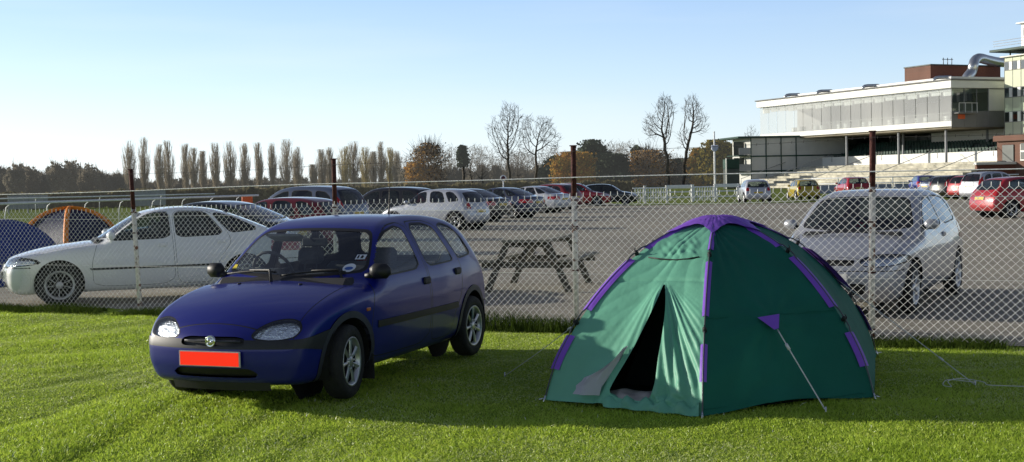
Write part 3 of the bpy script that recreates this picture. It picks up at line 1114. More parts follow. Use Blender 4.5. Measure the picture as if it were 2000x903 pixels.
HATCH3 = Shape(prof=[(.10, .19), (.015, .30), (0, .42), (.01, .54), (.05, .63), (.13, .70), (.38, .79), (.78, .875), (1.12, .94), (1.42, 1.14), (1.68, 1.30), (1.92, 1.385), (2.25, 1.43), (2.7, 1.44), (3.15, 1.42), (3.48, 1.365), (3.68, 1.24), (3.85, 1.06), (3.97, .92), (4.05, .76), (4.09, .56), (4.07, .34), (3.85, .24), (2.6, .20), (1.2, .19), (.4, .18)],
    half=.85, sf=.85, sr=3.36, wr=.305, bowf=.20, bowr=.12, crown=.045, k=.10,
    wz=[(0, .70), (.2, .78), (.35, .83), (.55, .85), (.72, .848), (.86, .825), (.96, .79), (1.05, .755), (1.2, .695), (1.34, .63), (1.44, .56), (1.6, .45)],
    pl=[(-.2, .82), (0, .86), (.3, .93), (.7, .98), (1.2, 1), (3.0, 1), (3.6, .97), (4.0, .92), (4.3, .88)],
    bump_z=.54, bump_f=.45, bump_r=.42, arch=0,
    doors=[('front_door', [(1.28, .26), (1.26, .60), (1.34, .90), (1.55, 1.08), (1.78, 1.24), (2.0, 1.34), (2.48, 1.36), (2.56, .92), (2.62, .45), (2.60, .26)])],
    windows=[('front_window', [(1.46, .955), (1.62, 1.08), (1.82, 1.22), (2.05, 1.31), (2.42, 1.335), (2.48, .98)]),
             ('quarter_window', [(2.60, .99), (2.53, 1.335), (2.9, 1.335), (3.2, 1.30), (3.38, 1.20), (3.46, 1.06), (3.42, 1.02)])],
    wscreen=(.965, 1.335, .10, 2.2, 1.12), rscreen=(1.0, 1.32, .10, 3.3), dash_z=.95, bonnet=(.12, .66, 1.08),
    headlight=[(.40, .60), (.37, .66), (.50, .71), (.68, .715), (.80, .70), (.82, .62), (.60, .59)],
    grille=[[(-.05, .60), (-.05, .665), (.32, .665), (.30, .60)], [(-.05, .27), (-.05, .40), (.45, .40), (.42, .27)]],
    taillight=[(.54, .74), (.55, .95), (.74, .98), (.86, .92), (.86, .74)], mirror=(1.48, .98), handles=[(2.42, .86)], plate_z=(.46, .70))
MPV = Shape(prof=[(.10, .20), (.015, .32), (0, .46), (.015, .58), (.06, .69), (.15, .78), (.45, .89), (.85, .995), (1.02, 1.04), (1.35, 1.27), (1.65, 1.46), (1.92, 1.56), (2.25, 1.61), (2.7, 1.625), (3.3, 1.61), (3.75, 1.55), (3.97, 1.43), (4.1, 1.22), (4.2, 1.02), (4.26, .76), (4.29, .52), (4.25, .33), (4.0, .24), (2.6, .20), (1.2, .19), (.4, .18)],
    half=.87, sf=.86, sr=3.55, wr=.315, bowf=.22, bowr=.10, crown=.045, k=.11,
    wz=[(0, .70), (.2, .79), (.35, .845), (.55, .87), (.8, .865), (.98, .83), (1.1, .79), (1.3, .72), (1.5, .635), (1.62, .56), (1.8, .45)],
    pl=[(-.2, .80), (0, .84), (.3, .92), (.7, .98), (1.2, 1), (3.3, 1), (3.9, .97), (4.2, .93), (4.5, .88)],
    bump_z=.56, bump_f=.45, bump_r=.40, arch=0,
    doors=[('front_door', [(1.25, .26), (1.24, .60), (1.3, .98), (1.60, 1.22), (1.85, 1.40), (2.3, 1.5), (2.36, .95), (2.38, .26)]),
           ('rear_door', [(2.40, .26), (2.385, .95), (2.33, 1.51), (2.95, 1.52), (3.2, 1.42), (3.25, 1.0), (3.05, .6), (2.95, .26)])],
    windows=[('front_window', [(1.42, 1.04), (1.62, 1.19), (1.82, 1.34), (2.05, 1.445), (2.25, 1.475), (2.31, 1.06)]),
             ('rear_window_side', [(2.43, 1.065), (2.38, 1.485), (2.9, 1.49), (3.08, 1.44), (3.17, 1.09)]),
             ('quarter_window', [(3.30, 1.10), (3.22, 1.44), (3.28, 1.47), (3.55, 1.43), (3.72, 1.30), (3.80, 1.14)])],
    wscreen=(1.065, 1.50, .11, 2.1, 1.02), rscreen=(1.08, 1.48, .10, 3.7), dash_z=1.06, bonnet=(.12, .66, .99),
    headlight=[(.42, .66), (.38, .72), (.55, .80), (.72, .81), (.84, .78), (.84, .68), (.62, .65)],
    grille=[[(-.05, .64), (-.05, .71), (.35, .72), (.33, .64)], [(-.05, .27), (-.05, .40), (.45, .40), (.42, .27)]],
    taillight=[(.62, .86), (.62, 1.10), (.70, 1.45), (.76, 1.42), (.90, 1.10), (.90, .86)], mirror=(1.42, 1.07), handles=[(2.22, .92), (3.05, .95)], plate_z=(.46, .80))

# ------------------------------------------------------------------ the blue car on the grass
a_, b_ = G(672, 778), G(915, 698)
HEAD_BLUE = math.atan2(a_.y - b_.y, a_.x - b_.x) + R(1.4)
blue = make_car('parked_car', HATCH5, 'dark blue small five door car parked on the grass, with a red front plate', .022, True, 'paint_blue', 'cover', plate_f='plate_red', steer=.12, glass_mat='car_glass', strip=(.50, .555), wn=40)
place_car(blue, a_, HEAD_BLUE, HATCH5)
def blue_extras():
    sh = HATCH5
    # grille bar and round badge
    gr = [c for c in blue.children if c.name.startswith('grille')][0]
    p = sh.hit((3, 0, .512), (-1, 0, 0), 500)
    m = MB()
    pts = []
    for k in range(-6, 7):
        y = k * .04
        q = sh.hit((3, y, .512), (-1, 0, 0), 500)
        pts.append((q.x + .002, y, .512))
    m.tube(pts, .008, 6)
    m.build('chrome_bar', MATS['trim_grey'], gr)
    m = MB()
    m.lathe([(.001, .014), (.030, .012), (.033, .010), (.038, .016), (.043, .012), (.044, 0)], 24, 'X', (p.x + .006, 0, .512))
    # raised winged beast reduced to its curls inside the ring
    for cy, cz, r_ in ((-.008, .522, .012), (.012, .506, .012), (-.012, .498, .009), (.010, .530, .007)):
        m.lathe([(.001, .022), (r_ * .6, .021), (r_, .014)], 10, 'X', (p.x + .006, cy, cz))
    m.build('badge', MATS['chrome'], gr)
    # wipers, washer jets
    def scr(y, z):
        return sh.hit((3, y, z), (-1, 0, -.0), 600)
    for ys, ye in ((-.62, -.08), (-.02, .50)):
        pts = []
        for k in range(9):
            t = k / 8
            y = ys + (ye - ys) * t
            z = .908 + .030 * math.sin(t * 2.2)
            q = scr(y, z)
            pts.append((q.x + .018, y, z + .008))
        m = MB()
        m.tube(pts, .008, 6)
        q0 = scr(ye, .875)
        m.tube([(q0.x + .02, ye + .03, .872), (pts[-1][0] + .02, pts[-1][1] - .05, pts[-1][2] + .02), (pts[4][0] + .02, pts[4][1], pts[4][2] + .012)], [.014, .010, .006], 6)
        m.build('wiper', MATS['trim_black'], blue)
    for y in (-.28, .28):
        q = sh.hit((sh.c - .84, y, 2), (0, 0, -1), 300)
        m = MB()
        m.bbox((q.x, y, q.z + .004), (.03, .022, .014), .004)
        m.build('washer_jet', MATS['trim_black'], blue)
    # aerial
    q = sh.hit((sh.c - 2.98, 0, 2.2), (0, 0, -1), 300)
    m = MB()
    m.tube([(q.x + .02, 0, q.z - .01), (q.x - .01, 0, q.z + .05), (q.x - .02, 0, q.z + .12), (q.x - .05, 0, q.z + .42)], [.012, .010, .005, .003], 6)
    m.build('aerial', MATS['trim_black'], blue)
    # stickers inside the windscreen
    ws = [c for c in blue.children if c.name.startswith('windscreen')][0]
    def sticker(nm, y, z, pts, m_, off=.004):
        q, qu = scr(y, z), scr(y, z + .03)
        qr = scr(y + .03, z)
        up = (qu - q).normalized()
        rt = (qr - q).normalized()
        n = rt.cross(up)
        m = MB()
        m.add([q + n * off + rt * a + up * b for a, b in pts], [tuple(range(len(pts)))])
        return m.build(nm, m_, ws)
    circ = lambda r_, n=20, f=1.0: [(r_ * math.cos(2 * math.pi * k / n), f * r_ * math.sin(2 * math.pi * k / n)) for k in range(n)]
    sticker('tax_disc', .50, .965, circ(.052), MATS['sticker_white'])
    sticker('disc_print', .50, .96, circ(.034, 20, .6), MATS['sticker_blue'], .006)
    sticker('parking_permit', .545, 1.045, [(-.04, -.03), (.04, -.03), (.04, .03), (-.04, .03)], MATS['sticker_white'])
    sticker('permit_print', .535, 1.045, [(-.018, -.02), (-.004, -.02), (-.004, .02), (-.018, .02)], MATS['trim_black'], .006)
    sticker('permit_print', .555, 1.045, [(-.010, -.02), (.010, -.02), (.010, .012), (-.010, .02)], MATS['trim_black'], .006)
    sticker('warning_sticker', -.60, .965, [(-.03, -.03), (.03, -.025), (.02, .03), (-.02, .03)], MATS['sticker_yellow'])
    # rear view mirror and sun visor
    m = MB()
    q = scr(0, 1.20)
    m.bbox((q.x - .10, 0, 1.16), (.03, .24, .07), .012)
    m.tube([(q.x - .02, 0, 1.20), (q.x - .09, 0, 1.17)], .010, 6)
    m.build('rear_view_mirror', MATS['dash_black'], blue)
    m = MB()
    m.bbox((q.x - .26, -.36, 1.19), (.17, .34, .02), .008, ry=-.35)
    m.build('sun_visor', mat('visor_grey', (.3, .3, .28), .9), blue)
    # side repeaters and mud flap
    for sg in (1, -1):
        p = sh.hit((sh.c - 1.0, sg * 1.2, .66), (0, -sg, 0))
        m = MB()
        m.bbox((p.x, p.y, .66), (.06, .016, .028), .006)
        m.build('side_repeater', MATS['lamp_amber'], blue)
        p = sh.hit((sh.c - 1.075, sg * 1.2, .33), (0, -sg, 0))
        m = MB()
        m.bbox((sh.c - 1.085, sg * (sh.half - .12), .20), (.012, .20, .20), .004)
        m.build('mud_flap', MATS['rubber'], blue)
    m = MB()
    for k in range(-7, 7):
        y0, y1 = k * .06, (k + 1) * .06
        a, b = [sh.hit((3, yy, .28), (-1, 0, 0), 500) for yy in (y0, y1)]
        m.add([(a.x - .03, y0, .24), (b.x - .03, y1, .24), (b.x - .07, y1, .14), (a.x - .07, y0, .14)], [(0, 1, 2, 3)])
    m.build('front_valance', MATS['trim_dark'], blue)
blue_extras()
# ------------------------------------------------------------------ fence line, ground
FZ0, FZ3 = G(271, 612), G(1701, 668)          # feet of the first and the last post in view
FX = (FZ3 - FZ0).normalized()
FN = Vector((-FX.y, FX.x, 0))                 # away from the camera
SP = (FZ3 - FZ0).length / 3
def fence_side(x, y):                         # >0 beyond the fence
    return (x - FZ0.x) * FN.x + (y - FZ0.y) * FN.y

def mat_ground(name, kind):
    m, n, b = new_mat(name)
    N, Lk = n.nodes, n.links
    tc = N.new('ShaderNodeTexCoord')
    def noise(scale, det=6, rough=.6):
        z = N.new('ShaderNodeTexNoise')
        z.inputs['Scale'].default_value = scale
        z.inputs['Detail'].default_value = det
        z.inputs['Roughness'].default_value = rough
        Lk.new(tc.outputs['Object'], z.inputs['Vector'])
        return z.outputs['Fac']
    def ramp_(f, stops):
        r = N.new('ShaderNodeValToRGB')
        e = r.color_ramp.elements
        e[0].position, e[0].color = stops[0][0], (*stops[0][1], 1)
        e[1].position, e[1].color = stops[-1][0], (*stops[-1][1], 1)
        for p, c in stops[1:-1]:
            e.new(p).color = (*c, 1)
        Lk.new(f, r.inputs[0])
        return r.outputs[0]
    def mix(a, b_, f, t='MIX'):
        x = N.new('ShaderNodeMixRGB')
        x.blend_type = t
        for i, v in ((0, f), (1, a), (2, b_)):
            if isinstance(v, float): x.inputs[i].default_value = v
            elif isinstance(v, tuple): x.inputs[i].default_value = (*v, 1)
            else: Lk.new(v, x.inputs[i])
        return x.outputs[0]
    bp = N.new('ShaderNodeBump')
    if kind == 'asphalt':
        c = ramp_(noise(.5, 8, .7), [(.3, (.315, .295, .245)), (.7, (.425, .40, .335))])
        c = mix(c, ramp_(noise(120, 3, .8), [(.3, (.45, .45, .45)), (.72, (1.35, 1.3, 1.25))]), .8, 'MULTIPLY')
        c = mix(c, ramp_(noise(3.2, 9, .75), [(.3, (.7, .7, .7)), (.55, (1.05, 1.05, 1.05))]), .7, 'MULTIPLY')
        vo = N.new('ShaderNodeTexVoronoi')
        vo.feature = 'DISTANCE_TO_EDGE'
        vo.inputs['Scale'].default_value = .22
        wv_ = N.new('ShaderNodeMixRGB')
        wv_.inputs[0].default_value = .12
        nzc = N.new('ShaderNodeTexNoise')
        nzc.inputs['Scale'].default_value = 1.2
        nzc.inputs['Detail'].default_value = 8
        Lk.new(tc.outputs['Object'], nzc.inputs['Vector'])
        Lk.new(tc.outputs['Object'], wv_.inputs[1])
        Lk.new(nzc.outputs['Color'], wv_.inputs[2])
        Lk.new(wv_.outputs[0], vo.inputs['Vector'])
        c = mix(c, ramp_(vo.outputs['Distance'], [(.0, (.55, .54, .53)), (.006, (1, 1, 1))]), .75, 'MULTIPLY')
        c = mix(c, ramp_(noise(.13, 5, .6), [(.38, (.80, .80, .81)), (.50, (1, 1, 1)), (.64, (1.1, 1.09, 1.07))]), 1.0, 'MULTIPLY')
        c = mix(c, ramp_(noise(.55, 7, .8), [(.62, (1, 1, 1)), (.74, (.66, .65, .64))]), .8, 'MULTIPLY')
        Lk.new(c, b.inputs['Base Color'])
        b.inputs['Roughness'].default_value = .85
        b.inputs['Specular IOR Level'].default_value = .3
        bp.inputs['Strength'].default_value = .5
        bp.inputs['Distance'].default_value = .01
        Lk.new(noise(140, 3), bp.inputs['Height'])
    elif kind == 'soil':
        c = ramp_(noise(6, 8, .7), [(.3, (.15, .24, .022)), (.7, (.30, .42, .045))])
        Lk.new(c, b.inputs['Base Color'])
        b.inputs['Roughness'].default_value = .95
        b.inputs['Specular IOR Level'].default_value = .1
        bp.inputs['Strength'].default_value = .8
        bp.inputs['Distance'].default_value = .03
        Lk.new(noise(60, 4), bp.inputs['Height'])
    else:
        c = ramp_(noise(.09, 8, .7), [(.3, (.13, .17, .04)), (.7, (.22, .27, .07))])
        c = mix(c, ramp_(noise(3, 6, .8), [(.3, (.6, .6, .6)), (.7, (1.25, 1.25, 1.2))]), .7, 'MULTIPLY')
        Lk.new(c, b.inputs['Base Color'])
        b.inputs['Roughness'].default_value = .95
        b.inputs['Specular IOR Level'].default_value = .05
        bp.inputs['Strength'].default_value = .6
        bp.inputs['Distance'].default_value = .1
        Lk.new(noise(12, 5), bp.inputs['Height'])
    Lk.new(bp.outputs[0], b.inputs['Normal'])
    return m
def sheet(name, pts, m, z):
    me = bpy.data.meshes.new(name)
    me.from_pydata([(x, y, z) for x, y in pts], [], [tuple(range(len(pts)))])
    me.materials.append(m)
    o = link(name, me)
    tag(o, kind='structure')
    return o
sheet('meadow', [(-2500, -60), (2500, -60), (2500, 3500), (-2500, 3500)], mat_ground('meadow_grass', 'field'), -.07)

# near lawn: a real mesh with tyre ruts
def vnoise(x, y, s, seed=0):
    """cheap smooth value noise"""
    x, y = x * s, y * s
    xi, yi = np.floor(x).astype(np.int64), np.floor(y).astype(np.int64)
    u, v = x - xi, y - yi
    u, v = u * u * (3 - 2 * u), v * v * (3 - 2 * v)
    def hsh(a, b):
        n = (a * 374761393 + b * 668265263 + seed * 974634777) & 0x7fffffff
        n = ((n ^ (n >> 13)) * 1274126177) & 0x7fffffff
        return ((n ^ (n >> 16)) & 0xffff) / 65535.0
    return (hsh(xi, yi) * (1 - u) + hsh(xi + 1, yi) * u) * (1 - v) + (hsh(xi, yi + 1) * (1 - u) + hsh(xi + 1, yi + 1) * u) * v
RUTS = []
for ln in ([(-150, 868), (60, 818), (200, 775), (330, 735)], [(60, 935), (220, 850), (330, 790), (420, 762)], [(300, 960), (430, 868), (520, 815), (560, 790)], [(-100, 780), (100, 752), (300, 712)], [(430, 960), (560, 880), (640, 838)]):
    P = catmull([G(a, b).xy for a, b in ln], 8, False)
    RUTS.append(P)
def rut(x, y):
    p = np.stack([x, y], 1)
    best = np.full(len(x), 9.0)
    for P in RUTS:
        for i in range(0, len(P) - 1):
            a, b = P[i], P[i + 1]
            e = b - a
            w_ = p - a
            t = np.clip((w_ @ e) / (e @ e), 0, 1)
            d = np.hypot(*(w_ - t[:, None] * e).T)
            best = np.minimum(best, d)
    return best
def lawn_height(x, y):
    h = .035 * (vnoise(x, y, .9, 3) - .5) + .022 * (vnoise(x, y, 2.7, 4) - .5)
    r = rut(x + .12 * (vnoise(x, y, 3, 9) - .5), y + .12 * (vnoise(x, y, 3, 8) - .5))
    return h - .006 * np.exp(-(r / .08) ** 2) + .003 * np.exp(-((r - .17) / .07) ** 2)
nx, ny = 300, 220
gx = np.linspace(-11, 10.5, nx)
gy = np.linspace(4.5, 19.5, ny)
X, Y = np.meshgrid(gx, gy, indexing='ij')
Z = lawn_height(X.ravel(), Y.ravel()).reshape(X.shape)
fsd = fence_side(X, Y)
keep = (fsd[:-1, :-1] < .28)
Z = Z - .0 * fsd
I = np.arange(nx * ny).reshape(nx, ny)
q = np.stack([I[:-1, :-1], I[1:, :-1], I[1:, 1:], I[:-1, 1:]], -1)[keep]
lawn_o = np_mesh('lawn_ground', np.stack([X.ravel(), Y.ravel(), Z.ravel() - .012], 1), q, mat_ground('lawn_soil', 'soil'), smooth=True)
tag(lawn_o, kind='structure')

# car park tarmac
pa, pb = FZ0 - FX * 12 + FN * .12, FZ0 + FX * 26 + FN * .12
tar = [tuple(pa.xy), tuple(pb.xy), (90, 60), (95, 118)]
tar += [tuple(G(2150, 384).xy), tuple(G(1450, 398).xy), tuple(G(1240, 402).xy), tuple(G(1120, 391).xy), tuple(G(700, 402).xy), tuple(G(440, 415).xy), tuple(G(330, 452).xy), tuple(G(60, 540).xy), tuple(G(-60, 566).xy)]
tarmac = sheet('tarmac', tar, mat_ground('tarmac', 'asphalt'), 0.0)

# blades of grass
def blades(name, n, xr, yr, hmin, hmax, wd, mats, dens=None, lean=.5, label=None, segs=2):
    x = RNG.uniform(*xr, n)
    y = RNG.uniform(*yr, n)
    k = fence_side(x, y) < .10
    # keep what the camera can see (with a margin)
    xx = 1000 + FPX * x / np.maximum(y, .1)
    k &= (xx > -500) & (xx < 2700)
    if dens is not None:
        k &= RNG.uniform(size=n) < dens(x, y)
    x, y = x[k], y[k]
    n = len(x)
    h = RNG.uniform(hmin, hmax, n) * (.55 + .9 * vnoise(x, y, 1.3, 1))
    r = rut(x, y)
    h *= 1 - .22 * np.exp(-(r / .11) ** 2)
    a = RNG.uniform(0, 2 * np.pi, n)
    la = RNG.uniform(0, 2 * np.pi, n)
    ll = h * RNG.uniform(.1, lean * 2, n)
    z = lawn_height(x, y) - .014
    w_ = wd * RNG.uniform(.6, 1.3, n)
    dx, dy = np.cos(a) * w_ / 2, np.sin(a) * w_ / 2
    ex, ey = np.cos(la) * ll, np.sin(la) * ll
    V = np.zeros((n, 5, 3))
    V[:, 0] = np.stack([x - dx, y - dy, z], 1)
    V[:, 1] = np.stack([x + dx, y + dy, z], 1)
    V[:, 2] = np.stack([x + dx * .8 + ex * .4, y + dy * .8 + ey * .4, z + h * .6], 1)
    V[:, 3] = np.stack([x - dx * .8 + ex * .4, y - dy * .8 + ey * .4, z + h * .6], 1)
    V[:, 4] = np.stack([x + ex, y + ey, z + h], 1)
    b = np.arange(n)[:, None] * 5
    T = np.concatenate([b + [0, 1, 2], b + [0, 2, 3], b + [3, 2, 4]])
    if len(mats) == 3:            # patches of paler, drier grass and darker lush clumps
        pt_ = .55 * vnoise(x, y, .8, 61) + .45 * vnoise(x, y, 3.1, 62)
        rr_ = RNG.uniform(size=n) + (pt_ - .5) * 1.1
        one = np.where(rr_ < .52, 0, np.where(rr_ < .88, 1, 2))
        one[RNG.uniform(size=n) < .004] = 3
        V[:, :, 2] = z[:, None] + (V[:, :, 2] - z[:, None]) * (1.25 - .7 * pt_)[:, None]
        o = np_mesh(name, V.reshape(-1, 3), T, list(mats) + [MATS['fleck_white']], None, np.tile(one, 3))
        tag(o, label, 'grass', kind='stuff')
        return o
    mi = np.tile(RNG.choice(len(mats), n, p=np.array([.55, .3, .15][:len(mats)]) / sum([.55, .3, .15][:len(mats)])), 3)
    o = np_mesh(name, V.reshape(-1, 3), T, mats, None, mi)
    tag(o, label, 'grass', kind='stuff')
    return o
g1 = foliage('grass_a', (.38, .53, .045), (.62, .79, .10), 1.6, .5)
g2 = foliage('grass_b', (.48, .60, .07), (.70, .80, .15), 2.3, .5)
g3 = foliage('grass_dry', (.55, .62, .18), (.85, .90, .48), 4, .3)
g4 = foliage('grass_dark', (.035, .06, .010), (.09, .14, .02), 3, .3)
for m_ in ('grass_a', 'grass_b', 'grass_dry'):
    MATS[m_].node_tree.nodes['Principled BSDF'].inputs['Specular IOR Level'].default_value = .7
    MATS[m_].node_tree.nodes['Principled BSDF'].inputs['Roughness'].default_value = .42
mat('fleck_white', (.92, .93, .82), .3)  # single white blades strewn at random through the grass
blades('grass', 1080000, (-8.5, 8.6), (6.4, 18.2), .010, .027, .006, [g1, g2, g3], lambda x, y: np.clip(1.15 - (y - 6.6) / 16, .25, 1), 1.1, label='short mown green grass of the lawn in front of the wire fence')
def tuft_d(x, y):
    d = -fence_side(x, y)
    return np.where((d < .42 + .25 * vnoise(x, y, 1.1, 6)), np.clip(1.0 - d / .36, .0, 1), 0) * (vnoise(x, y, 1.7, 5) > .30)
blades('rough_grass', 900000, (-8.5, 8.6), (10, 18.8), .03, .11, .008, [g4], tuft_d, .7, 'long dark tufts of uncut grass along the foot of the wire fence')

wc = G(1045, 640)
def weed_d(x, y):
    d = -fence_side(x, y)
    return np.where(d < .32, np.clip(1 - d / .34, 0, 1), 0) * np.exp(-((x - wc.x) / .75) ** 2)
blades('weeds', 160000, (-3, 3), (11, 18.0), .10, .26, .009, [g4], weed_d, .5, 'taller dark weeds at the fence foot between the blue car and the tent')
# ------------------------------------------------------------------ chain link fence
mat('galvanised', (.82, .82, .80), .5, .0, var=.25, scale=30)
def post_mat():
    m, n, b = new_mat('post_paint')
    N, Lk = n.nodes, n.links
    tc = N.new('ShaderNodeTexCoord')
    sp = N.new('ShaderNodeSeparateXYZ')
    Lk.new(tc.outputs['Object'], sp.inputs[0])
    nz = N.new('ShaderNodeTexNoise')
    nz.inputs['Scale'].default_value = 14
    nz.inputs['Detail'].default_value = 6
    Lk.new(tc.outputs['Object'], nz.inputs[0])
    cr = N.new('ShaderNodeValToRGB')
    e = cr.color_ramp.elements
    e[0].position, e[0].color = .36, (.13, .045, .02, 1)
    e[1].position, e[1].color = .46, (.60, .59, .56, 1)
    Lk.new(nz.outputs['Fac'], cr.inputs[0])
    Lk.new(cr.outputs[0], b.inputs['Base Color'])
    b.inputs['Roughness'].default_value = .6
    return m
post_mat()
mat('rust', (.075, .018, .012), .85, var=.5, scale=18, bump=.4)
fence = thing('chain_link_fence', 'galvanised chain link fence on rust topped white posts crossing between lawn and car park', 'fence', FZ0, math.atan2(FX.y, FX.x))
MT = [1.36, 1.40, 1.45, 1.50]                 # top of the wire at the four posts
PT = [1.90, 1.95, 2.01, 2.05]                 # top of the posts
def ftop(u):
    t = u / SP
    return np.interp(t, [-4, -1, 0, 1, 2, 3, 4, 6], [1.32, 1.34, 1.36, 1.40, 1.45, 1.50, 1.52, 1.54]) + .012 * np.sin(u * 2.1)
U0, U1 = -3.6, SP * 3 + 6.6
def chain():
    # woven zigzag wires, each one flattened spiral wide one mesh
    p = .040
    r = .0025
    nw = int((U1 - U0) / p)
    pts_all = []
    V, F = [], []
    seg = p
    for i in range(nw):
        u0 = U0 + i * p
        top = float(ftop(u0))
        n = int((top - .02) / (p * .95))
        zz = top - p * .95 * np.arange(n + 1)
        uu = u0 + np.where((np.arange(n + 1) + i) % 2 == 0, 0, p)
        sag = .02 * math.sin(u0 * 1.7) + .012 * np.sin(zz * 5 + u0)
        dep = np.where(np.arange(n + 1) % 2 == 0, .003, -.003) * (1 if i % 2 else -1) + sag * .6
        # knuckle: the end of the wire twisted up
        zz = np.concatenate([[zz[0] + .038], zz])
        uu = np.concatenate([[uu[0] + .002], uu])
        dep = np.concatenate([[dep[0]], dep])
        P = np.stack([uu + .006 * np.sin(zz * 3 + i * .05), dep, zz], 1)
        t = np.gradient(P, axis=0)
        t /= np.linalg.norm(t, axis=1)[:, None]
        # keep ring frames steady: in-plane normal and depth axis
        d = np.diff(P, axis=0)
        nrm = np.stack([-t[:, 2] * 0 + 1, np.zeros(len(P)), np.zeros(len(P))], 1)
        b = len(V) and sum(len(v) for v in V)
        rr = np.full(len(P), r)
        rr[0] = r * 1.1
        ring = np.stack([P + np.array([r * 1.25, 0, 0]), P + np.array([0, r, 0]), P - np.array([r * 1.25, 0, 0]), P - np.array([0, r, 0])], 1)
        V.append(ring.reshape(-1, 3))
    out_V = np.concatenate(V)
    base = 0
    for v in V:
        m = len(v) // 4
        k = np.arange(m - 1)[:, None] * 4 + base
        for a in range(4):
            c = (a + 1) % 4
            F.append(np.concatenate([k + a, k + c, k + 4 + c, k + 4 + a], 1))
        base += len(v)
    return out_V, np.concatenate(F)
cv, cf = chain()
np_mesh('wire_mesh', cv, cf, MATS['galvanised'], fence)
for i in range(-1, 6):
    pt = PT[min(max(i, 0), 3)]
    mt = MT[min(max(i, 0), 3)]
    lean = [.0, .035, .0, 0.0, -.01, 0, .01][i + 1] * 2.0
    u = SP * i
    m = MB()
    m.tube([(u, .035, -.1), (u - lean * .5, .035, mt * .5), (u - lean * mt / 1.4, .035, mt + .01)], .031, 10)
    po = m.build('post', MATS['post_paint'], fence)
    m = MB()
    m.tube([(u - lean * mt / 1.4, .035, mt - .0), (u - lean * pt / 1.4, .035, pt)], .029, 10)
    m.bbox((u - lean * pt / 1.4, .035, pt), (.066, .066, .012), .004)
    m.build('post_top', MATS['rust'], po)
    for zz in (mt - .03, mt * .78, mt * .45, .12):
        m = MB()
        m.lathe([(.033, -.008), (.038, -.004), (.038, .004), (.033, .008)], 10, 'Z', (u - lean * zz / 1.4, .035, zz))
        m.build('tie_band', MATS['rust'], po)
m = MB()
us = np.linspace(U0, U1, 60)
m.tube([(u, -.006, float(np.interp(u / SP, [-1.2, 0, 1, 2, 3, 4], [1.60, 1.615, 1.655, 1.665, 1.66, 1.66])) + .006 * math.sin(u)) for u in us], .0065, 6)
m.build('straining_wire', MATS['galvanised'], fence)
m = MB()
m.tube([(u, .0, float(ftop(u)) - .10) for u in us], .0022, 5)
m.build('line_wire', MATS['galvanised'], fence)
m = MB()
m.tube([(u, -.004, .62) for u in us], .0022, 5)
m.build('line_wire', MATS['galvanised'], fence)
m = MB()
bw = lambda u: float(np.interp(u / SP, [-1.2, 0, 1, 2, 3, 4], [1.80, 1.84, 1.88, 1.95, 1.99, 2.0])) - .02 * abs(math.sin(u / SP * math.pi))
us2 = np.linspace(U0, U1, 160)
m.tube([(u, .0 + .003 * math.sin(u * 40), bw(u)) for u in us2], .0018, 4)
for u in np.arange(U0, U1, .12):
    m.tube([(u, -.012, bw(u) - .012), (u + .004, .012, bw(u) + .012)], .0014, 4)
    m.tube([(u, .012, bw(u) - .012), (u + .004, -.012, bw(u) + .012)], .0014, 4)
m.build('barbed_wire', mat('old_wire', (.12, .11, .10), .7, .3), fence)
# ------------------------------------------------------------------ parked cars
CARS = 'cars parked in the car park'
def fwd(dx, dy): return math.atan2(dy, dx)
saloon = make_car('parked_car', LIFT, 'white five door saloon with rear spoiler parked side on behind the wire fence', .026, True, 'paint_white', 'multi', mirror_mat='paint_white', spoiler=(4.18, .965), handle_mat='paint_white', seam=.005, strip=(.505, .53), wn=36, group=CARS)
place_car(saloon, G(118, 599), fwd(-math.cos(R(20)), -math.sin(R(20))), LIFT)
silver = make_car('parked_car', HATCH3, 'silver three door hatchback seen from the front behind the fence, right of the green tent', .026, True, 'paint_silver', 'alloy', mirror_mat='paint_silver', handle_mat='paint_silver', seam=.006, wn=36, group=CARS)
place_car(silver, G(1776, 612), fwd(-.50, -.866), HATCH3)

protos = {}
def far_car(shape, pm, px, Y, hd, label, axle='rear', side=1, scale=1.0, zs=1.0, wheel='alloy', spoiler=False):
    key = (shape, bool(spoiler))
    if key not in protos:
        r = make_car('parked_car', shape, label, .05, False, pm, wheel, wn=18, handles=False, plate_f='plate_white', plate_r='plate_yellow', group=CARS, mirror_mat=pm, spoiler=spoiler)
        protos[key] = r
        # colour lives on the object so copies can share the mesh
        for c in r.children:
            if c.type == 'MESH' and c.data.materials and c.data.materials[0] == MATS[pm]:
                c.material_slots[0].link = 'OBJECT'
                c.material_slots[0].material = MATS[pm]
    else:
        r = copy_tree(protos[key])
        r['label'] = label
        for c in r.children:
            if c.type == 'MESH' and c.material_slots and c.material_slots[0].link == 'OBJECT':
                c.material_slots[0].material = MATS[pm]
    r.scale = (scale, scale, scale * zs)
    p = GX(px, Y)
    tr = (shape.half - .105) * scale
    off = Vector((scale * (shape.sr - shape.sf) / 2 * (1 if axle == 'front' else -1), side * tr, 0))
    r.rotation_euler = (0, 0, hd)
    r.location = p - Matrix.Rotation(hd, 3, 'Z') @ off
    return r
LA = lambda a: math.pi - R(a)       # nose to the left, turned away by a degrees
far_car(LIFT, 'paint_green_black', 470, 25, LA(14), 'black sloping back saloon close behind the roof of the white saloon')
far_car(HATCH5, 'paint_dark_red', 606, 30, LA(18), 'dark red hatchback behind the blue car roof, left of the first rusty post top', zs=1.0)
far_car(MPV, 'paint_slate', 632, 37, LA(26), 'slate blue people carrier standing taller than the red hatchback in front of it')
far_car(MPV, 'paint_black', 800, 47, LA(22), 'black people carrier mostly hidden behind the pale silver hatchback', zs=.93)
